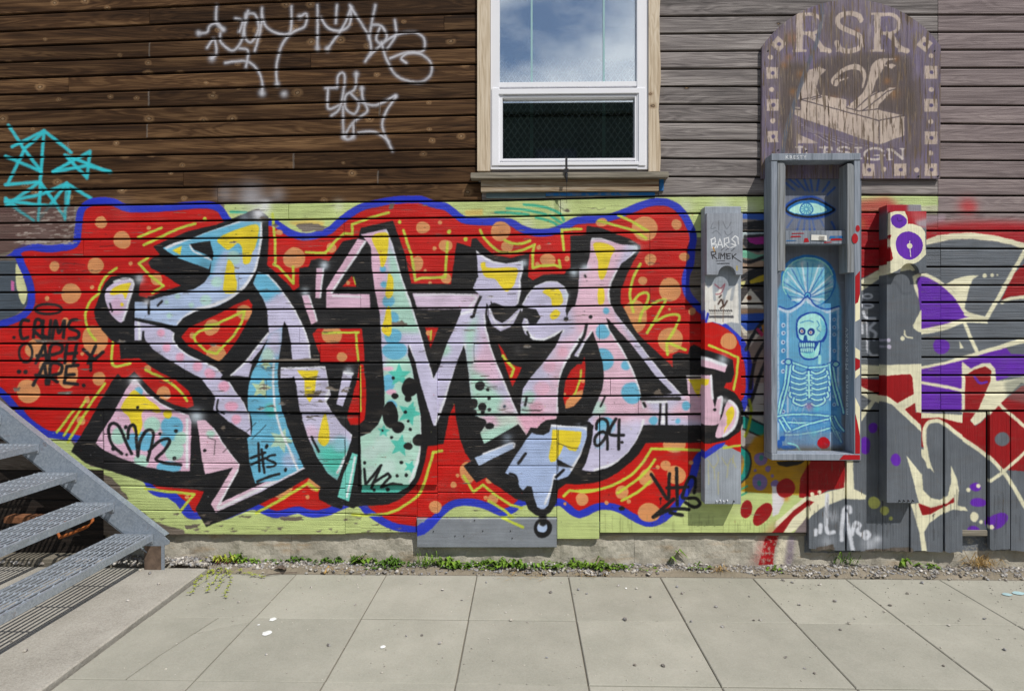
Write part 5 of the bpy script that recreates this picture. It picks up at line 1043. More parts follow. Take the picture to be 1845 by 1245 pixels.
board_px(650, 655, 788, 873, M['panel'], -.013, 'proud_panel', gap=.4, th=.02)
board_px(1004, 748.5, 1080, 972, M['panel'], LY - .002, 'upright_board', gap=.4)
board_px(1082, 748.5, 1456, 961, M['panel'], LY, 'plywood_sheet', gap=.4)
board_px(1060, 961.5, 1456, 968, M['sill'], LY + .02, 'ledger_strip', gap=.2)
board_px(752, 933, 1003, 986, M['patch'], -.004, 'patch_board', gap=.4, th=.03)
def upright(x0, x1, y0, y1, Y, rag=0.0):
    a, b = P(x0, y0, 0), P(x1, y1, 0); n = 7
    if not rag: return MB().box(a.x, b.x, Y, Y + .03, b.z, a.z, .003).build('upright_board', M['upright'], house)
    top = [(a.x, a.z), (b.x, a.z)]; bot = [(b.x + (a.x - b.x) * k / n, b.z + random.uniform(-rag, rag)) for k in range(n + 1)]
    return MB().prism(top + bot, Y, Y + .025, lambda u, v, w: (u, w, v)).build('upright_board', M['upright'], house)
for q in ((1457, 1521.5, 830, 990, -.004), (1525.5, 1550, 742, 990, -.004), (1551, 1591, 742, 993, .006), (1592, 1639, 742, 993, .004), (1640, 1697.5, 742, 993, -.006), (1701.5, 1732.5, 742, 994, -.008), (1733.5, 1778.5, 742, 967, .012), (1783, 1819, 742, 990, -.004), (1820.5, 1890, 742, 992, -.006), (1893, 1960, 742, 992, -.004), (1963, 2040, 742, 991, -.006), (2044, 2110, 742, 993, -.004), (2113, 2190, 742, 990, -.006), (2194, 2300, 742, 992, -.004)): upright(*q, rag=.007)
board_px(1456.5, 742, 1527, 829, M['panel'], LY, gap=.5)
for x0, x1 in ((1733, 1780),): board_px(x0, 955, x1, 967, M['sill'], .004, 'ledger_strip')
for px, py in ((781, 957), (870, 956), (920, 956), (855, 937), (820, 965), (923, 969), (836, 965), (1272, 900)):
    c = P(px, py, -.006); MB().prism([(.004 * math.cos(k * math.pi / 3), .004 * math.sin(k * math.pi / 3)) for k in range(6)], 0, .003, lambda u, v, w_: (c.x + u, c.y - w_, c.z + v)).build('nail_head', M['iron'], house)
bk = []
for x in (-60, 400, 863): bk.append(P(x, 0, 0).x)
zt, zb = P(900, -60, 0).z, P(900, 940, 0).z
wx0, wx1, wz = P(872, 0, 0).x, P(1180, 0, 0).x, P(1020, 318, 0).z
xL, xR = P(-465, 0).x, P(2305, 0).x
for k in range(1, 6):                        # boards above the picture
    for a_, b_, m_ in ((-460, 868, 'brown'), (868, 1690, 'grey'), (1690, 2300, 'greybrown')): plank(a_ + .5, b_ - .5, lambda x, k=k: ly(0, x) - 31 * k, lambda x, k=k: ly(0, x) - 31 * (k - 1), M[m_], 0.0, gap=3.4)
MB().box(xL, wx0, .0205, .05, zb, zt + .4).box(wx1, xR, .0205, .05, zb, zt + .4).box(wx0, wx1, .0205, .05, zb, wz).box(wx0, wx1, .0205, .05, P(1020, -78, 0).z, zt + .4).build('sheathing', M['sheath'], house)
# foundation: rough concrete strips with an uneven face
def foundation(x0, x1):
    nx, nz = max(int((x1 - x0) / .03), 4), 8; v = []; rr = random.Random(int(x0 * 100))
    z1 = P(900, 955, 0).z
    for j in range(nz + 1):
        for i in range(nx + 1): v.append((x0 + (x1 - x0) * i / nx, FY - .012 * (1 - j / nz) + rr.uniform(-.004, .004) + .004 * math.sin(i * .7 + j), -.06 + (z1 + .06) * j / nz))
    f = [(j * (nx + 1) + i, j * (nx + 1) + i + 1, (j + 1) * (nx + 1) + i + 1, (j + 1) * (nx + 1) + i) for j in range(nz) for i in range(nx)]
    n0 = len(v); v += [(x0, .3, -.06), (x1, .3, -.06), (x1, .3, z1), (x0, .3, z1)]; f += [(n0, n0 + 3, n0 + 2, n0 + 1), (nz * (nx + 1), nz * (nx + 1) + nx, n0 + 2, n0 + 3)]
    return obj('foundation', v, f, M['found'], house)
fx = [xL, P(520, 0).x, P(1145, 0).x, xR]
for a, b in zip(fx[:-1], fx[1:]): foundation(a + .001, b - .001)
# ---------------------------------------------------------------- window
def ring(mb, x0, y0, x1, y1, wl, wr, wt, wb, Yf, Yb, bev=.003):
    """rectangular frame drawn by its outer photo rectangle and the widths of its members"""
    for a in ((x0, y0, x0 + wl, y1), (x1 - wr, y0, x1, y1), (x0 + wl, y0, x1 - wr, y0 + wt), (x0 + wl, y1 - wb, x1 - wr, y1)):
        if a[2] - a[0] < .1 or a[3] - a[1] < .1: continue
        p, q = P(a[0], a[3], Yf), P(a[2], a[1], Yf); mb.box(p.x, q.x, Yf, Yb, p.z, q.z, bev)
    return mb
win = ring(MB(), 884, -70, 1168, 306, 16, 20, 14, 7, -.012, .07).build('window', M['vinyl'], house)
tag(win, 'white vinyl window with a fixed upper pane and a lower sash')
a = P(900, 158, -.006), P(1148, 147, -.006)
MB().box(a[0].x - .01, a[1].x + .01, -.008, .07, a[0].z, a[1].z, .002).build('meeting_rail', M['vinyl'], win)
sash = ring(MB(), 886.5, 158.5, 1163, 299, 12, 12, 12, 8, -.019, .05).build('sash', M['vinyl'], win)
ring(MB(), 898.5, 170.5, 1151, 291, 7, 7, 7, 6, -.008, .045, .004).build('glazing_bead', M['vinyl'], sash)
ring(MB(), 905, 177, 1144, 285.5, 1.2, 1.2, 2, 1, .012, .03, 0).build('gasket', M['vinylin'], sash)
def pane(x0, y0, x1, y1, Y):
    p, q = P(x0, y1, Y), P(x1, y0, Y)
    return MB().box(p.x, q.x, Y, Y + .005, p.z, q.z).build('pane', M['glass'], win)
pane(898, -62, 1150, 149, .03); pane(903, 175, 1147, 288, .024)
for x in (958, 1088):
    for y0, y1 in ((-62, 150), (174, 292)):
        if y0 < 0:
            p, q = P(x - 1.6, 148, .022), P(x + 1.6, y0, .022); MB().box(p.x, q.x, .022, .0285, p.z, q.z, .001).build('grille_strip', M['bar2'], win); continue
        p, q = P(x - 2.8, y1, .045), P(x + 3.0, y0, .045); MB().box(p.x, q.x, .045, .056, p.z, q.z, .002).build('window_bar', M['bar'], win)
p, q = P(896, 133, .068), P(1152, 130, .068); MB().box(p.x, q.x, .068, .078, p.z, q.z).build('window_bar', M['bar'], win)
mm = MB()                                    # expanded metal mesh behind the lower glass
p, q = P(892, 296, .06), P(1155, 112, .06); cw, chh = .045, .066; st = .007
nx, nz = int((q.x - p.x) / cw) + 1, int((q.z - p.z) / chh) + 1
for i in range(nx):
    for j in range(nz):
        x, z = p.x + i * cw, p.z + j * chh
        for (ax, az), (bx, bz) in (((0, 0), (.5, .5)), ((.5, .5), (1, 0)), ((0, 1), (.5, .5)), ((.5, .5), (1, 1))):
            A, B = Vector((x + ax * cw, .06, z + az * chh)), Vector((x + bx * cw, .06, z + bz * chh)); d = (B - A).normalized(); nn = Vector((-d.z, 0, d.x)) * st * .5
            mm.add([A + nn, A - nn, B - nn, B + nn, A + nn + Vector((0, .003, 0)), B + nn + Vector((0, .003, 0))], [(0, 1, 2, 3), (0, 3, 5, 4)])
tag(mm.build('security_mesh', M['mesh'], win), kind='stuff')
p, q = P(872, 330, .0), P(1180, -90, .0)
MB().add([(p.x, .05, p.z), (q.x, .05, p.z), (q.x, .05, q.z), (p.x, .05, q.z), (p.x - .3, 1.6, p.z - .3), (q.x + .3, 1.6, p.z - .3), (q.x + .3, 1.6, q.z + .3), (p.x - .3, 1.6, q.z + .3)], [(4, 5, 6, 7), (0, 1, 5, 4), (1, 2, 6, 5), (2, 3, 7, 6), (3, 0, 4, 7)]).build('room_recess', M['interior'], win)
pxbox('trim_board', 860, -75, 883.2, 309, -.022, .02, M['trim'], win)
tr = []
for k in range(15):
    y = -75 + 384 * k / 14; c = P(1189 + 1.8 * math.sin(k * 1.1) + random.uniform(-.8, .8), y, -.024); tr.append((c.x, c.z))
tr += [(P(1168.8, 309, -.024).x, P(1168.8, 309, -.024).z), (P(1168.8, -75, -.024).x, P(1168.8, -75, -.024).z)]
MB().prism(tr, -.024, .02, lambda u, v, w_: (u, w_, v)).build('trim_board', M['trim'], win)
pxbox('head_trim', 856, -100, 1192, -75.5, -.024, .0, M['trim'], win)
pxbox('sill', 848, 309.5, 1205, 322, -.062, .0, M['sill'], win, .004)
pxbox('apron', 866.5, 322.5, 1187, 346, -.030, .0, M['apron'], win)
pxbox('flashing_strip', 876, 347, 983, 357, -.010, .0, M['teal'], win, .001)
pxbox('flashing_strip', 983.5, 346.5, 1180, 353, -.012, .0, M['blue'], win, .001); pxbox('flashing_strip', 1188, 323, 1196, 344, -.012, .0, M['blue'], win, .001)
# hanging clasp at the sill
clasp = empty('hasp', 'dark metal hasp hanging over the weathered window sill', 'hasp')
pxbox('strap', 1018.5, 283, 1022.5, 321, -.071, -.0625, M['iron'], clasp, .0015)
c = P(1020.5, 321, -.067)
MB().tube([c + Vector((0, 0, .03)), c + Vector((0, -.004, 0)), c + Vector((.002, -.002, -.03))], [.011, .009, .004], 8).build('staple', M['iron'], clasp)
pxbox('hinge_plate', 1016.5, 304, 1024.5, 311, -.073, -.071, M['iron'], clasp, .0005)
MB().tube([c + Vector((0, -.002, -.028)), c + Vector((.004, .02, -.10)), c + Vector((.006, .045, -.16))], .0014, 5).build('wire', M['iron'], clasp)
# ---------------------------------------------------------------- arched sign
sg = empty('shop_sign', 'weathered purple arched sign with a carpenter\'s hand plane and lettering, border of pale squares', 'sign')
arch = [(1372, 322), (1694, 322), (1695, 84)] + [(1534 + 196 * math.cos(a), 195.7 + 196 * math.sin(a)) for a in np.linspace(math.atan2(84 - 195.7, 161), math.atan2(84 - 195.7, -161), 26)] + [(1373, 84)]
pts = [(lambda c: (c.x, c.z))(P(x, y, SY)) for x, y in arch]
MB().prism(pts, SY, -.003, lambda u, v, w_: (u, w_, v)).build('sign_panel', M['sign'], sg)
for x, y in ((1402, 271), (1453, 272), (1655, 318), (1690, 318), (1384, 92), (1684, 92)):
    c = P(x, y, SY); MB().prism([(.0055 * math.cos(k * math.pi / 4), .0055 * math.sin(k * math.pi / 4)) for k in range(8)], 0, .003, lambda u, v, w_: (c.x + u, c.y - w_, c.z + v)).build('screw_head', M['iron'], sg)
# ---------------------------------------------------------------- tall open box with the skeleton painting
bx = empty('display_box', 'tall grey wooden open box painted inside with an eye and a blue skeleton', 'box')
pxbox('back_panel', 1392, 282, 1552, 828, BXB, -.003, M['boxback'], bx, .001)
fl, fr, ft, fb = P(1390, 0, BXF).x, P(1550, 0, BXF).x, P(1470, 277, BXF).z, P(1470, 829, BXF).z
t1 = P(1400.5, 0, BXF).x - fl
MB().box(fl, fr, BXF - .004, -.004, ft - .045, ft, .002).build('top_board', M['boxwood'], bx)
MB().box(fl, fr, BXF - .004, -.004, fb, fb + .042, .002).build('bottom_board', M['boxwood'], bx)
MB().box(fl, fl + t1, BXF, -.005, fb + .0425, ft - .0455, .002).build('side_board', M['boxwood'], bx)
MB().box(fr - t1, fr, BXF, -.005, fb + .0425, ft - .0455, .002).build('side_board', M['boxwood'], bx)
def rail(x0, x1, y0, y1, Yf, Yb, rnd):
    a, b = P(x0, y1, Yf), P(x1, y0, Yf); o = [(a.x, a.z), (b.x, a.z), (b.x, b.z)]
    o = [(a.x, a.z), (b.x, a.z), (b.x, b.z - (0 if rnd < 0 else 0)), (b.x, b.z - .03), (b.x - (b.x - a.x) * .15, b.z - .01), (b.x - (b.x - a.x) * .5, b.z), (a.x, b.z)] if rnd > 0 else [(a.x, a.z), (b.x, a.z), (b.x, b.z), (a.x + (b.x - a.x) * .5, b.z), (a.x + (b.x - a.x) * .15, b.z - .01), (a.x, b.z - .03)]
    if rnd > 0: o.pop(2)
    return MB().prism(o, Yf, Yb, lambda u, v, w_: (u, w_, v)).build('inner_rail', M['boxrail'], bx)
rail(1401.5, 1415, 292, 488, BXF + .006, BXB - .001, 1)
rail(1527, 1539.5, 295, 491, BXF + .002, BXB - .001, 1)
p, q = P(1415.5, 440, BXF + .03), P(1526.5, 416, BXF + .03)
sh = MB().box(p.x, q.x, BXF + .03, BXB - .001, p.z, q.z, .002).build('shelf', M['boxwood'], bx)
for x0, y0, x1, y1, mt in ((1426, 420, 1450, 422, 'redp'), (1424, 425, 1444, 428, 'redp'), (1448, 429, 1458, 437, 'redp'), (1494, 425, 1520, 430, 'blue'), (1416, 433, 1436, 435, 'blue'), (1484, 436, 1500, 438, 'redp'), (1496, 430, 1518, 434, 'redp')):
    a, b = P(x0, y1, BXF + .0285), P(x1, y0, BXF + .0285); obj('paint_smear', [(a.x, BXF + .0285, a.z), (b.x, BXF + .0285, a.z + .003), (b.x - .01, BXF + .0285, b.z), (a.x + .006, BXF + .0285, b.z - .001)], [(0, 1, 2, 3)], M[mt], sh)
a, b = P(1461.5, 434, BXF + .027), P(1490, 423, BXF + .027); st_ = obj('sticker', [(a.x, BXF + .027, a.z + .004), (b.x, BXF + .024, a.z), (b.x - .002, BXF + .027, b.z - .004), (a.x + .002, BXF + .027, b.z)], [(0, 1, 2, 3)], M['paper'], sh)
for k in range(3):
    z = b.z - .012 - k * .009; obj('print_line', [(b.x - .055, BXF + .0225, z), (b.x - .018, BXF + .0225, z - .001), (b.x - .018, BXF + .0225, z - .005), (b.x - .055, BXF + .0225, z - .004)], [(0, 1, 2, 3)], M['ink'], st_)
def lettering(txt, size, loc, rot, par, mat, name='lettering', sx=1.0):
    cu = bpy.data.curves.new('lettering', 'FONT'); cu.body = txt; cu.size = size; cu.extrude = 0.0; cu.space_character = 1.25; cu.resolution_u = 2
    to = bpy.data.objects.new('tmp', cu); COL.objects.link(to)
    me = bpy.data.meshes.new_from_object(to.evaluated_get(bpy.context.evaluated_depsgraph_get())); bpy.data.objects.remove(to)
    me.materials.clear(); me.materials.append(mat)
    me.transform(Matrix.Translation(loc) @ rot @ Matrix.Diagonal((sx, 1, 1, 1)))
    o = bpy.data.objects.new(name, me); COL.objects.link(o); o.parent = par; return o
FACE = Matrix.Rotation(R(90), 4, 'X')
lettering('KRESTY', .034, P(1415, 287, BXF - .0055), FACE, bx, M['chalk'])
RS = Matrix(((0, 0, -1, 0), (0, -1, 0, 0), (1, 0, 0, 0), (0, 0, 0, 1)))     # reads upwards on the inner right side, facing left
RS = Matrix(((0, 0, -1, 0), (0, 1, 0, 0), (1, 0, 0, 0), (0, 0, 0, 1)))
ri = fr - t1 - .0012
lettering('momento Mori', .05, Vector((ri, -.055, P(1540, 748, -.06).z)), RS @ Matrix.Rotation(0, 4, 'Z'), bx, M['chalk'], sx=1.15)
lettering('XXXV', .05, Vector((ri, -.055, P(1540, 632, -.06).z)), RS, bx, M['chalk'])
def splat(x, y, rx, ry, Y, par, mt):
    c = P(x, y, Y); n = 16; kx = (Y + D) / FPX
    obj('paint_dot', [(c.x + rx * kx * math.cos(2 * math.pi * k / n), Y, c.z + ry * kx * math.sin(2 * math.pi * k / n)) for k in range(n)], [tuple(range(n))], M[mt], par)
splat(1540.5, 430, 5.5, 9, BXF - .0015, bx, 'redp'); splat(1545.5, 412, 3.8, 6, BXF - .0015, bx, 'redp')
def strip(pxs, Y, par, mt): obj('paint_patch', [P(x, y, Y) for x, y in pxs], [tuple(range(len(pxs)))], M[mt], par)
strip([(1541, 498), (1549.5, 488), (1549.5, 530), (1546, 545), (1541, 548)], BXF - .0012, bx, 'redp'); strip([(1541, 548), (1546, 545), (1549.5, 530), (1549.5, 575), (1541, 580)], BXF - .0012, bx, 'creamp')
strip([(1541, 626), (1549.5, 632), (1549.5, 648), (1541, 644)], BXF - .0012, bx, 'creamp'); strip([(1541, 645), (1549.5, 649), (1549.5, 662), (1541, 668)], BXF - .0012, bx, 'redp'); strip([(1541, 669), (1549.5, 663), (1549.5, 674), (1541, 682)], BXF - .0012, bx, 'creamp')
strip([(1541, 716), (1549.5, 734), (1549.5, 784), (1545, 760), (1541, 744)], BXF - .0012, bx, 'creamp'); strip([(1541, 746), (1545, 762), (1549.5, 786), (1549.5, 817), (1541, 817)], BXF - .0012, bx, 'redp'); strip([(1520, 819.5), (1549.5, 819.5), (1549.5, 828), (1512, 828)], BXF - .0055, bx, 'redp')
# ---------------------------------------------------------------- two notched boards
def notched(bxs, ovs, notch, lab):
    t = empty('notched_board', lab, 'board', 'tall notched boards on the mural wall')
    x0, y0, x1, y1 = bxs; pxbox('back_board', x0, y0, x1, y1, BY, -.001, M['board'], t, .003)
    ox0, oy0, ox1, oy1 = ovs; nx, r = notch
    o = [(ox0, oy1), (nx - r, oy1)] + [(nx - r * math.cos(a), oy1 - r * 1.02 * math.sin(a)) for a in np.linspace(.12, math.pi - .12, 12)] + [(nx + r, oy1), (ox1, oy1), (ox1, oy0), (ox0, oy0)]
    pp = []
    n = len(o)
    fr_ = [P(x, y, OY + .012 * (oy1 - y) / (oy1 - oy0)) for x, y in o]; bk_ = [Vector((v.x, BY - .001, v.z)) for v in fr_]
    m_ = MB().add(fr_ + bk_, [tuple(range(n - 1, -1, -1)), tuple(range(n, 2 * n))] + [(i, (i + 1) % n, n + (i + 1) % n, n + i) for i in range(n)])
    ov = m_.build('overlay_board', M['overlay'], t)
    return t
b1 = notched((1270, 372, 1335, 908), (1273.5, 384, 1338, 495), (1310, 16), 'grey notched board with white scrawl, torn poster and pink and black paint')
for k, x in enumerate((1291, 1297, 1303.5, 1310, 1322)):
    c = P(x, 902 - (k % 2) * 1.5, BY); MB().tube([c + Vector((0, 0, 0)), c + Vector((0, -.012, -.004))], .004, 6).build('screw', M['vinyl'] if k < 4 else M['iron'], b1)
b2 = notched((1598, 369, 1660, 906), (1604.5, 381, 1669, 492), (1639, 17.5), 'grey notched board painted with two purple rings on cream')
for k, x in enumerate((1620, 1628, 1636, 1644)):
    c = P(x, 901, BY); MB().tube([c, c + Vector((0, -.012, -.004))], .004, 6).build('screw', M['iron'], b2)
# ---------------------------------------------------------------- galvanised stairs rising to the left along the wall
st = empty('metal_stairs', 'galvanised steel stairs with grated treads rising to the left along the wall', 'stairs')
SYI, SYO = -.14, -1.52                       # inner and outer stringer
c1, c2 = P(22, 752, SYI), P(305, 975, SYI)
sl = (c1.z - c2.z) / (c1.x - c2.x)           # slope of the flight
ang = math.atan(-sl)
def stringer(Y, sgn):
    x1 = c2.x; z1 = c2.z; x0 = x1 - 3.6; z0 = z1 + sl * (x0 - x1); dv = .205
    foot = .022
    prof = [(x0, z0), (x1 - .035, z1 + .03), (x1, z1), (x1, z1 - .018), (x1 - .035, z1 - .03), (x1 - .035, foot), (x1 - .055, foot), (x1 - .055, z1 - .032), (x1 - .21, z1 - .032), (x0, z0 - dv)]
    s_ = MB().prism(prof, Y, Y + .007, lambda u, v, w_: (u, w_, v)).build('stringer', M['galv'], st)
    up = Vector((-sl, 0, 1)).normalized(); w0, w1 = sorted((Y, Y + sgn * .05))
    A, B = Vector((x0, 0, z0)), Vector((x1 - .035, 0, z1 + .03)); th = .008
    v = []
    for p_ in (A, B):
        for yy in (w0, w1): v += [(p_.x, yy, p_.z + .001), (p_.x + up.x * th, yy, p_.z + up.z * th + .001)]
    MB().add(v, [(0, 2, 3, 1), (4, 5, 7, 6), (0, 4, 6, 2), (1, 3, 7, 5), (0, 1, 5, 4), (2, 6, 7, 3)]).build('top_flange', M['galv'], s_)
    v = [(q_[0], q_[1], q_[2] - dv + .002) for q_ in v]
    MB().add([(x - (.12 if i >= 4 else 0), y, z - (0 if i < 4 else -sl * .0) + (.12 * -sl if i >= 4 else 0)) for i, (x, y, z) in enumerate(v)], [(0, 2, 3, 1), (4, 5, 7, 6), (0, 4, 6, 2), (1, 3, 7, 5), (0, 1, 5, 4), (2, 6, 7, 3)]).build('bottom_flange', M['galv'], s_)
    MB().box(x1 - .17, x1 - .056, Y + .001, Y + .009, .0225, z1 - .03).build('base_plate', M['dullrust'], s_)
    return s_
stringer(SYI, 1); stringer(SYO, -1)
TY = SYI - .004
tk = [(275, 963), (205, 906), (137, 852), (69, 800), (1, 748), (-66, 696), (-133, 645), (-200, 594), (-266, 543), (-332, 492)]
for k, (fxp, fyp) in enumerate(tk):
    f_ = P(fxp, fyp, TY); x1 = f_.x; z1 = f_.z; x0 = x1 - .262
    ft_ = .042
    rest = SYO + .012
    m_ = MB().box(x1 - .006, x1, rest, TY, z1 - ft_, z1, 0); m_.box(x0, x0 + .006, rest, TY, z1 - ft_, z1, 0)
    tr_ = m_.build('tread', M['galvt'], st)
    g = MB(); nb = 8; bw = .0135
    for b in range(nb):                      # lengthwise bars with raised teeth
        bx0 = x0 + .01 + (x1 - x0 - .02 - bw) * b / (nb - 1)
        g.box(bx0, bx0 + bw, rest + .004, TY - .004, z1 - .006, z1 - .001)
    g.build('grating', M['galvt'], tr_)
    g = MB(); yy = TY - .05
    while yy > rest + .05:
        for b in range(nb):
            bx0 = x0 + .01 + (x1 - x0 - .02 - bw) * b / (nb - 1) + bw / 2
            g.add([(bx0 - .006, yy - .008, z1 - .001), (bx0 + .006, yy - .008, z1 - .001), (bx0 + .006, yy + .008, z1 - .001), (bx0 - .006, yy + .008, z1 - .001), (bx0, yy, z1 + .009)], [(0, 1, 4), (1, 2, 4), (2, 3, 4), (3, 0, 4)])
        if int(round((TY - yy) / .095)) % 3 == 1: g.box(x0 + .008, x1 - .008, yy - .05, yy - .044, z1 - .016, z1 - .0065)
        yy -= .095
    tag(g.build('tread_teeth', M['galvt'], tr_), kind='stuff')
    MB().box(x0 + .004, x1 + .004, TY - .003, TY + .0005, z1 - .06, z1 + .004).build('end_plate', M['galvt'], tr_)
    for bxp in (x0 + .05, x1 - .05): MB().tube([(bxp, TY - .003, z1 - .032), (bxp, TY - .014, z1 - .032)], .009, 6).build('bolt', M['galv'], tr_)
# rusty pipe handle and flat bar under the stairs
c = [P(*q_) for q_ in ((104, 966, -.12), (160, 948, -.12), (166, 930, -.12), (168, 912, -.12))]
hp = MB().tube([P(118, 938, -.1), P(103, 958, -.12), P(108, 968, -.13), P(130, 960, -.14), P(158, 948, -.14), P(166, 940, -.13), P(168, 915, -.1), P(166, 905, -.06)], .011, 8).build('bent_pipe', M['rust2'], None, True)
tag(hp, 'bent rusty pipe loop behind the stair treads', 'pipe')
a, b = P(10, 942, -.06), P(84, 923, -.06)
tag(MB().box(a.x, b.x, -.075, -.0045, a.z, a.z + .05, .006).build('rusty_rail', M['rust']), 'flat rusty rail fixed low on the wall behind the stairs', 'rail')
a = P(5, 1000, -.03); tag(MB().box(xL + .2, P(150, 0).x, -.095, .02, -.02, .075, .006).build('timber_sleeper', M['sill']), 'grey timber lying along the wall under the stairs', 'timber')
# ---------------------------------------------------------------- gravel, pebbles, weeds
ICO = None
def stones(n, fx_, name, seed, r0=.004, r1=.013, mt='stone'):
    rr = random.Random(seed); bm = bmesh.new(); bmesh.ops.create_icosphere(bm, subdivisions=1, radius=1)
    base = [v.co.copy() for v in bm.verts]; fc = [tuple(v.index for v in f.verts) for f in bm.faces]; bm.free()
    V, F = [], []
    for _ in range(n):
        x, y, z = fx_(rr); r = r0 + (r1 - r0) * rr.random() ** 2.2; s_ = Vector((rr.uniform(.7, 1.3), rr.uniform(.7, 1.3), rr.uniform(.45, .9))) * r; rot = Matrix.Rotation(rr.uniform(0, 6.28), 3, 'Z') @ Matrix.Rotation(rr.uniform(-.4, .4), 3, 'X')
        k = len(V); V += [tuple(rot @ Vector((q.x * s_.x * rr.uniform(.8, 1.15), q.y * s_.y * rr.uniform(.8, 1.15), q.z * s_.z)) + Vector((x, y, z + r * .25))) for q in base]; F += [tuple(i + k for i in f) for f in fc]
    return obj(name, V, F, M[mt])
def gz(x, y): return .002 + .014 * max(0, min(1, (y - PE + .03) / (FY - PE))) + .006 * math.sin(x * 5.1) * math.sin(x * 1.7 + 1)
nxg, nyg = 240, 8; x0g, x1g, y0g, y1g = SX1 - .1, xR, PE + .002, FY + .02
gv = [(x0g + (x1g - x0g) * i / nxg, y0g + (y1g - y0g) * j / nyg, (-.012 if j == 0 else gz(x0g + (x1g - x0g) * i / nxg, y0g + (y1g - y0g) * j / nyg)) + random.uniform(-.003, .003)) for j in range(nyg + 1) for i in range(nxg + 1)]
tag(obj('verge', gv, [(j * (nxg + 1) + i, j * (nxg + 1) + i + 1, (j + 1) * (nxg + 1) + i + 1, (j + 1) * (nxg + 1) + i) for j in range(nyg) for i in range(nxg)], M['soil']), kind='structure')
def fg(rr):
    x = rr.uniform(SX1 - .15, xR); y = FY - .01 - (FY - PE - .02 + .045 * math.sin(x * 3.1 + 1) * math.sin(x * 1.3) + .02 * math.sin(x * 17)) * rr.random() ** 1.3
    dens = .5 + .5 * math.sin(x * 2.3) * math.sin(x * .9 + 2)
    if rr.random() > .35 + dens: y = FY - .02 - rr.random() * .06
    return x, y, gz(x, y)
tag(stones(5000, fg, 'gravel', 11, .0035, .015), 'loose grey gravel along the foot of the wall', kind='stuff')
def fq(rr):
    x = rr.uniform(SX1, xR); y = PE - 1.9 * rr.random() ** 1.8; return x, y, 0.0
tag(stones(1500, fq, 'grit', 13, .0022, .0062, 'gritm'), 'fine pale grit scattered over the pavers', kind='stuff')
def fs(rr): return rr.uniform(-5.4, SX1 - .02), rr.uniform(-.10, .03), .03 + rr.random() * .02
tag(stones(1500, fs, 'gravel', 12, .006, .02), 'coarse grey gravel under the stairs against the wall', kind='stuff')
for k, (px, py, r) in enumerate([(552, 1034, 9), (602, 1014, 11), (560, 1059, 6), (700, 1035, 7), (758, 1052, 7), (797, 1064, 7), (876, 1050, 6), (920, 1118, 8), (992, 1068, 9), (911, 1104, 5), (1012, 1050, 5), (793, 1159, 8), (760, 1145, 5), (640, 1090, 5), (732, 1146, 4), (1042, 1063, 10), (1057, 1070, 6), (1114, 1056, 9), (1147, 1061, 8), (1172, 1076, 7), (1126, 1117, 12), (1220, 1058, 8), (1229, 1070, 8), (1144, 1199, 9), (1195, 1201, 9), (985, 1185, 4), (1290, 1094, 9), (1302, 1130, 8), (1358, 1118, 6), (1370, 1118, 7), (1411, 1046, 9), (1427, 1050, 8), (1440, 1090, 6), (1477, 1054, 8), (1504, 1084, 8), (1530, 1124, 8), (1514, 1135, 5), (1604, 1091, 9), (1594, 1102, 6), (1635, 1070, 7), (1662, 1051, 12), (1640, 1038, 9), (1710, 1045, 9), (1776, 1041, 9), (1812, 1046, 9), (1709, 1127, 6), (1774, 1115, 7), (1810, 1171, 8), (1415, 1185, 6), (1468, 1214, 8), (1450, 1205, 5), (592, 1163, 6), (270, 1034, 10), (286, 1053, 9), (230, 1083, 8), (252, 1028, 8), (45, 1174, 10), (20, 1156, 6), (430, 1085, 5), (480, 1180, 5), (1350, 1075, 5), (1246, 1120, 6), (832, 1082, 4), (1700, 1200, 5)]):
    c = GP(px, py, .022 if px < 300 else 0.0); rr = random.Random(k)
    r_ = r * .00095 + .003; o = stones(1, lambda q_: (c.x, c.y, c.z + r_ * .2), 'pebble', 100 + k, r_, r_ * 1.02)
    tag(o, 'small loose pebble lying on the paving' if px >= 300 else 'small loose pebble on the rough concrete slab', 'pebble', 'pebbles scattered on the paving' if px >= 300 else 'pebbles on the concrete slab')
def leaf(mb, base, d, L, W, up, bend=.5):
    d = Vector(d).normalized(); side = d.cross(Vector((0, 0, 1))); side = side.normalized() if side.length > .01 else Vector((1, 0, 0))
    p0 = Vector(base); p1 = p0 + d * L * .45 + Vector((0, 0, up * L * .5)); p2 = p0 + d * L + Vector((0, 0, up * L * .5 * (1 - bend)))
    mid = p0 + (p1 - p0) * .45
    mb.add([p0, mid + side * W * .42, p1 + side * W * .5, p2, p1 - side * W * .5, mid - side * W * .42, p1 - Vector((0, 0, W * .12)), mid - Vector((0, 0, W * .1))], [(0, 1, 7), (1, 2, 6, 7), (2, 3, 6), (0, 7, 5), (7, 6, 4, 5), (6, 3, 4)])
def weed(px, py, n, L, W, lab, mat='leaf', grp='green weeds along the wall foot', upr=(.5, 1.6), spread=.05, zz=None, cat='weed'):
    b = GP(px, py, .02); b.y = min(b.y, FY - .02); b.x = GP(px, py, .02).x if b.y < FY - .021 else P(px, py, FY).x; rr = random.Random(int(px * 7 + py)); mb = MB()
    z0 = gz(b.x, b.y) if zz is None else zz
    for _ in range(n):
        a = rr.uniform(0, 6.28); s_ = Vector((rr.uniform(-1, 1) * spread, rr.uniform(-.4, .4) * spread, 0)); y_ = min(b.y + s_.y, FY - .015)
        leaf(mb, (b.x + s_.x, y_, z0 + rr.uniform(0, .01)), (math.cos(a), math.sin(a) * .7 - .35, 0), L * rr.uniform(.5, 1.15), W * rr.uniform(.6, 1.2), rr.uniform(*upr))
    o = tag(mb.build('weed', M[mat], None), lab, cat, grp); return o
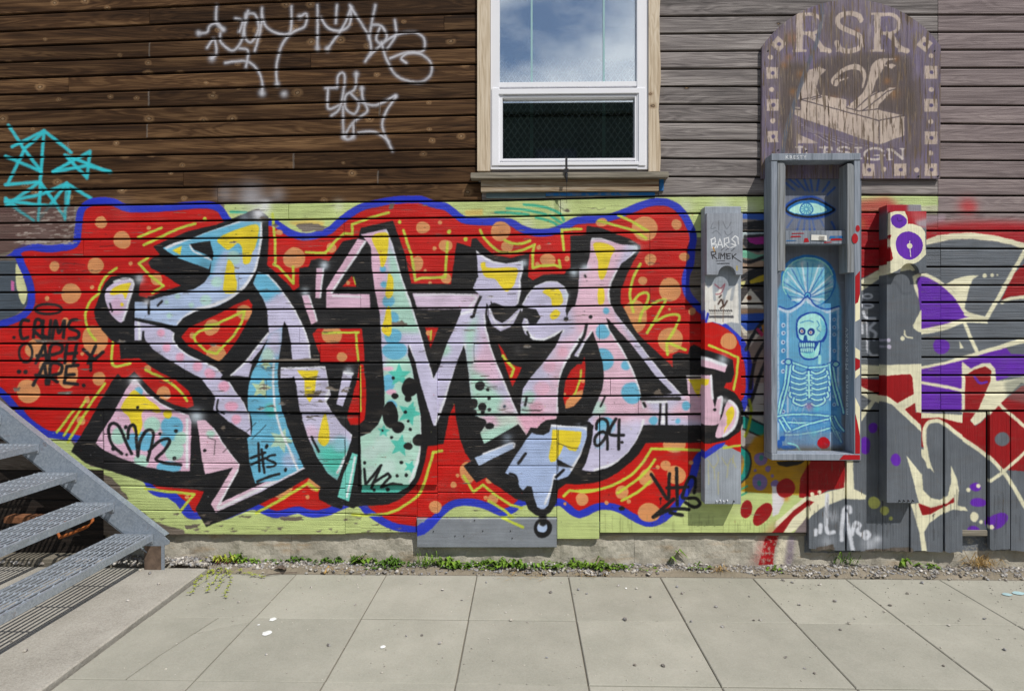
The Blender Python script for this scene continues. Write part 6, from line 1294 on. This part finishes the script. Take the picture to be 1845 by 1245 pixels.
LWd = 'low clump of green weeds growing along the wall foot'
for px, py, n in ((448, 1000, 30), (478, 998, 12), (600, 1010, 18), (645, 1012, 20), (690, 1018, 50), (705, 1016, 40), (750, 1014, 40), (775, 1018, 46), (805, 1018, 44), (828, 1020, 44), (862, 1018, 50), (880, 1016, 36), (905, 1020, 30), (925, 1018, 30), (962, 1022, 16), (1018, 1020, 42), (1036, 1020, 40), (1060, 1022, 30), (1085, 1023, 26), (1108, 1022, 22), (1122, 1020, 16), (1264, 1022, 12), (1515, 1018, 20), (1535, 1022, 14), (1660, 1016, 14), (1625, 1020, 10), (425, 1004, 20), (510, 1006, 14), (540, 1010, 16), (570, 1010, 14), (622, 1012, 16), (665, 1014, 18), (1150, 1022, 10), (945, 1024, 14), (985, 1022, 12), (1400, 1026, 8)):
    where = 'beside the stair foot' if px < 560 else 'below the teal panel' if px < 745 else 'under the grey patch board' if px < 1003 else 'below the black 24 tag' if px < 1140 else 'beside the dry straw tuft' if px < 1300 else 'below the white scrawl on the grey uprights'
    kd = int(px * 13) % 4
    weed(px, py, int(n * (1.0, .7, 1.5, .9)[kd]), (.055, .075, .035, .085)[kd], (.022, .028, .016, .006)[kd], 'low green weed clump at the wall foot ' + where, mat='leafd' if int(px) % 3 == 0 else 'leaf', grp='green weeds ' + where, spread=(.08, .06, .13, .07)[kd], upr=((.4, 1.4), (.5, 1.8), (.1, .8), (1.2, 2.6))[kd])
w1 = weed(1205, 1016, 4, .13, .028, 'single broad bladed green seedling against the foundation', grp=None, upr=(1.6, 2.4), spread=.015)
weed(395, 1000, 50, .06, .016, 'tangle of yellow green trailing weed beside the stair foot', 'leafy', None, (.6, 2.0), .11)
weed(405, 1005, 34, .055, .008, 'reddish withered stems beside the stair foot', 'stem', None, (.2, 1.2), .12)
weed(1296, 1026, 60, .07, .003, 'small tuft of dry straw grass below the red painted stripe', 'straw', None, (.2, 1.6), .035)
weed(1762, 1016, 130, .12, .003, 'large tuft of golden dry grass at the right end of the wall'.replace('at the right end of the wall', 'below the purple dots'), 'straw', None, (.3, 1.8), .09)
weed(610, 1024, 22, .08, .003, 'dry straw stems lying below the teal stripe', 'straw', None, (.0, .4), .16)
weed(1070, 1030, 22, .07, .003, 'dry straw stems lying below the white ring letter'.replace('white ring letter', 'black 24 tag'), 'straw', None, (.0, .4), .14)
weed(945, 1033, 26, .09, .003, 'scatter of dry twigs lying over the gravel verge', 'straw', None, (.0, .3), .16)
# trailing runners over the paving
tr_ = MB()
rr = random.Random(4)
for a, b in (((395, 1025), (338, 1072)), ((400, 1025), (372, 1068)), ((415, 1028), (408, 1078)), ((430, 1030), (470, 1042)), ((385, 1028), (350, 1052)), ((410, 1028), (392, 1062))):
    p0, p1 = GP(*a, .006), GP(*b, .006); path = []
    for k in range(9):
        q_ = p0.lerp(p1, k / 8) + Vector((rr.uniform(-.012, .012), rr.uniform(-.012, .012), .004 + rr.uniform(0, .01))); path.append(q_)
        for _ in range(4): a_ = rr.uniform(0, 6.28); leaf(tr_, q_, (math.cos(a_), math.sin(a_), 0), rr.uniform(.012, .026), rr.uniform(.006, .011), rr.uniform(.2, .9))
    tr_.tube(path, .0012, 4)
tag(tr_.build('creeping_weed', M['leafy']), 'yellow green weed creeping from the verge over the paver joint', 'weed')
lf = MB()
b = GP(508, 1026, .012)
for k in range(4): leaf(lf, b + Vector((k * .012 - .02, 0, .004 * k)), (math.cos(k * 1.7), math.sin(k * 1.7), 0), .055, .04, .5)
tag(lf.build('dead_leaf', M['litter']), 'curled grey dead leaf at the edge of the paving', 'leaf')
tw = MB(); a, b = GP(470, 1038, .008), GP(535, 1031, .008); tw.tube([a, a.lerp(b, .5) + Vector((0, .01, .006)), b], .003, 6)
tag(tw.build('twig', M['litter']), 'thin dry twig lying beside the dead leaf', 'twig')
tw = MB(); a, b = GP(585, 1032, .008), GP(592, 1020, .02); tw.tube([a, b], .007, 6); tag(tw.build('twig', M['straw']), 'short broken stick leaning in the gravel', 'twig')
# ---------------------------------------------------------------- the house across the street, seen only in the window glass
op = empty('opposite_building', 'dark building across the street mirrored in the lower window pane', 'building')
hb = 8.72
MB().box(-14, 16, -24, -15, -.05, hb, .05).build('wall', M['facade'], op); MB().box(-14.2, 16.2, -24.2, -14.8, hb + .002, hb + .35, .04).build('cornice', M['facade'], op)
for fl_ in range(3):
    for k in range(9):
        x = -12.4 + k * 3.2; wn = MB().box(x, x + 1.3, -14.99, -14.94, 1.0 + fl_ * 2.5, 2.6 + fl_ * 2.5).build('window', M['facadew'], op); MB().box(x - .1, x + 1.4, -14.94, -14.86, .9 + fl_ * 2.5, .99 + fl_ * 2.5).build('sill', M['sill'], wn)
bpy.context.view_layer.update()
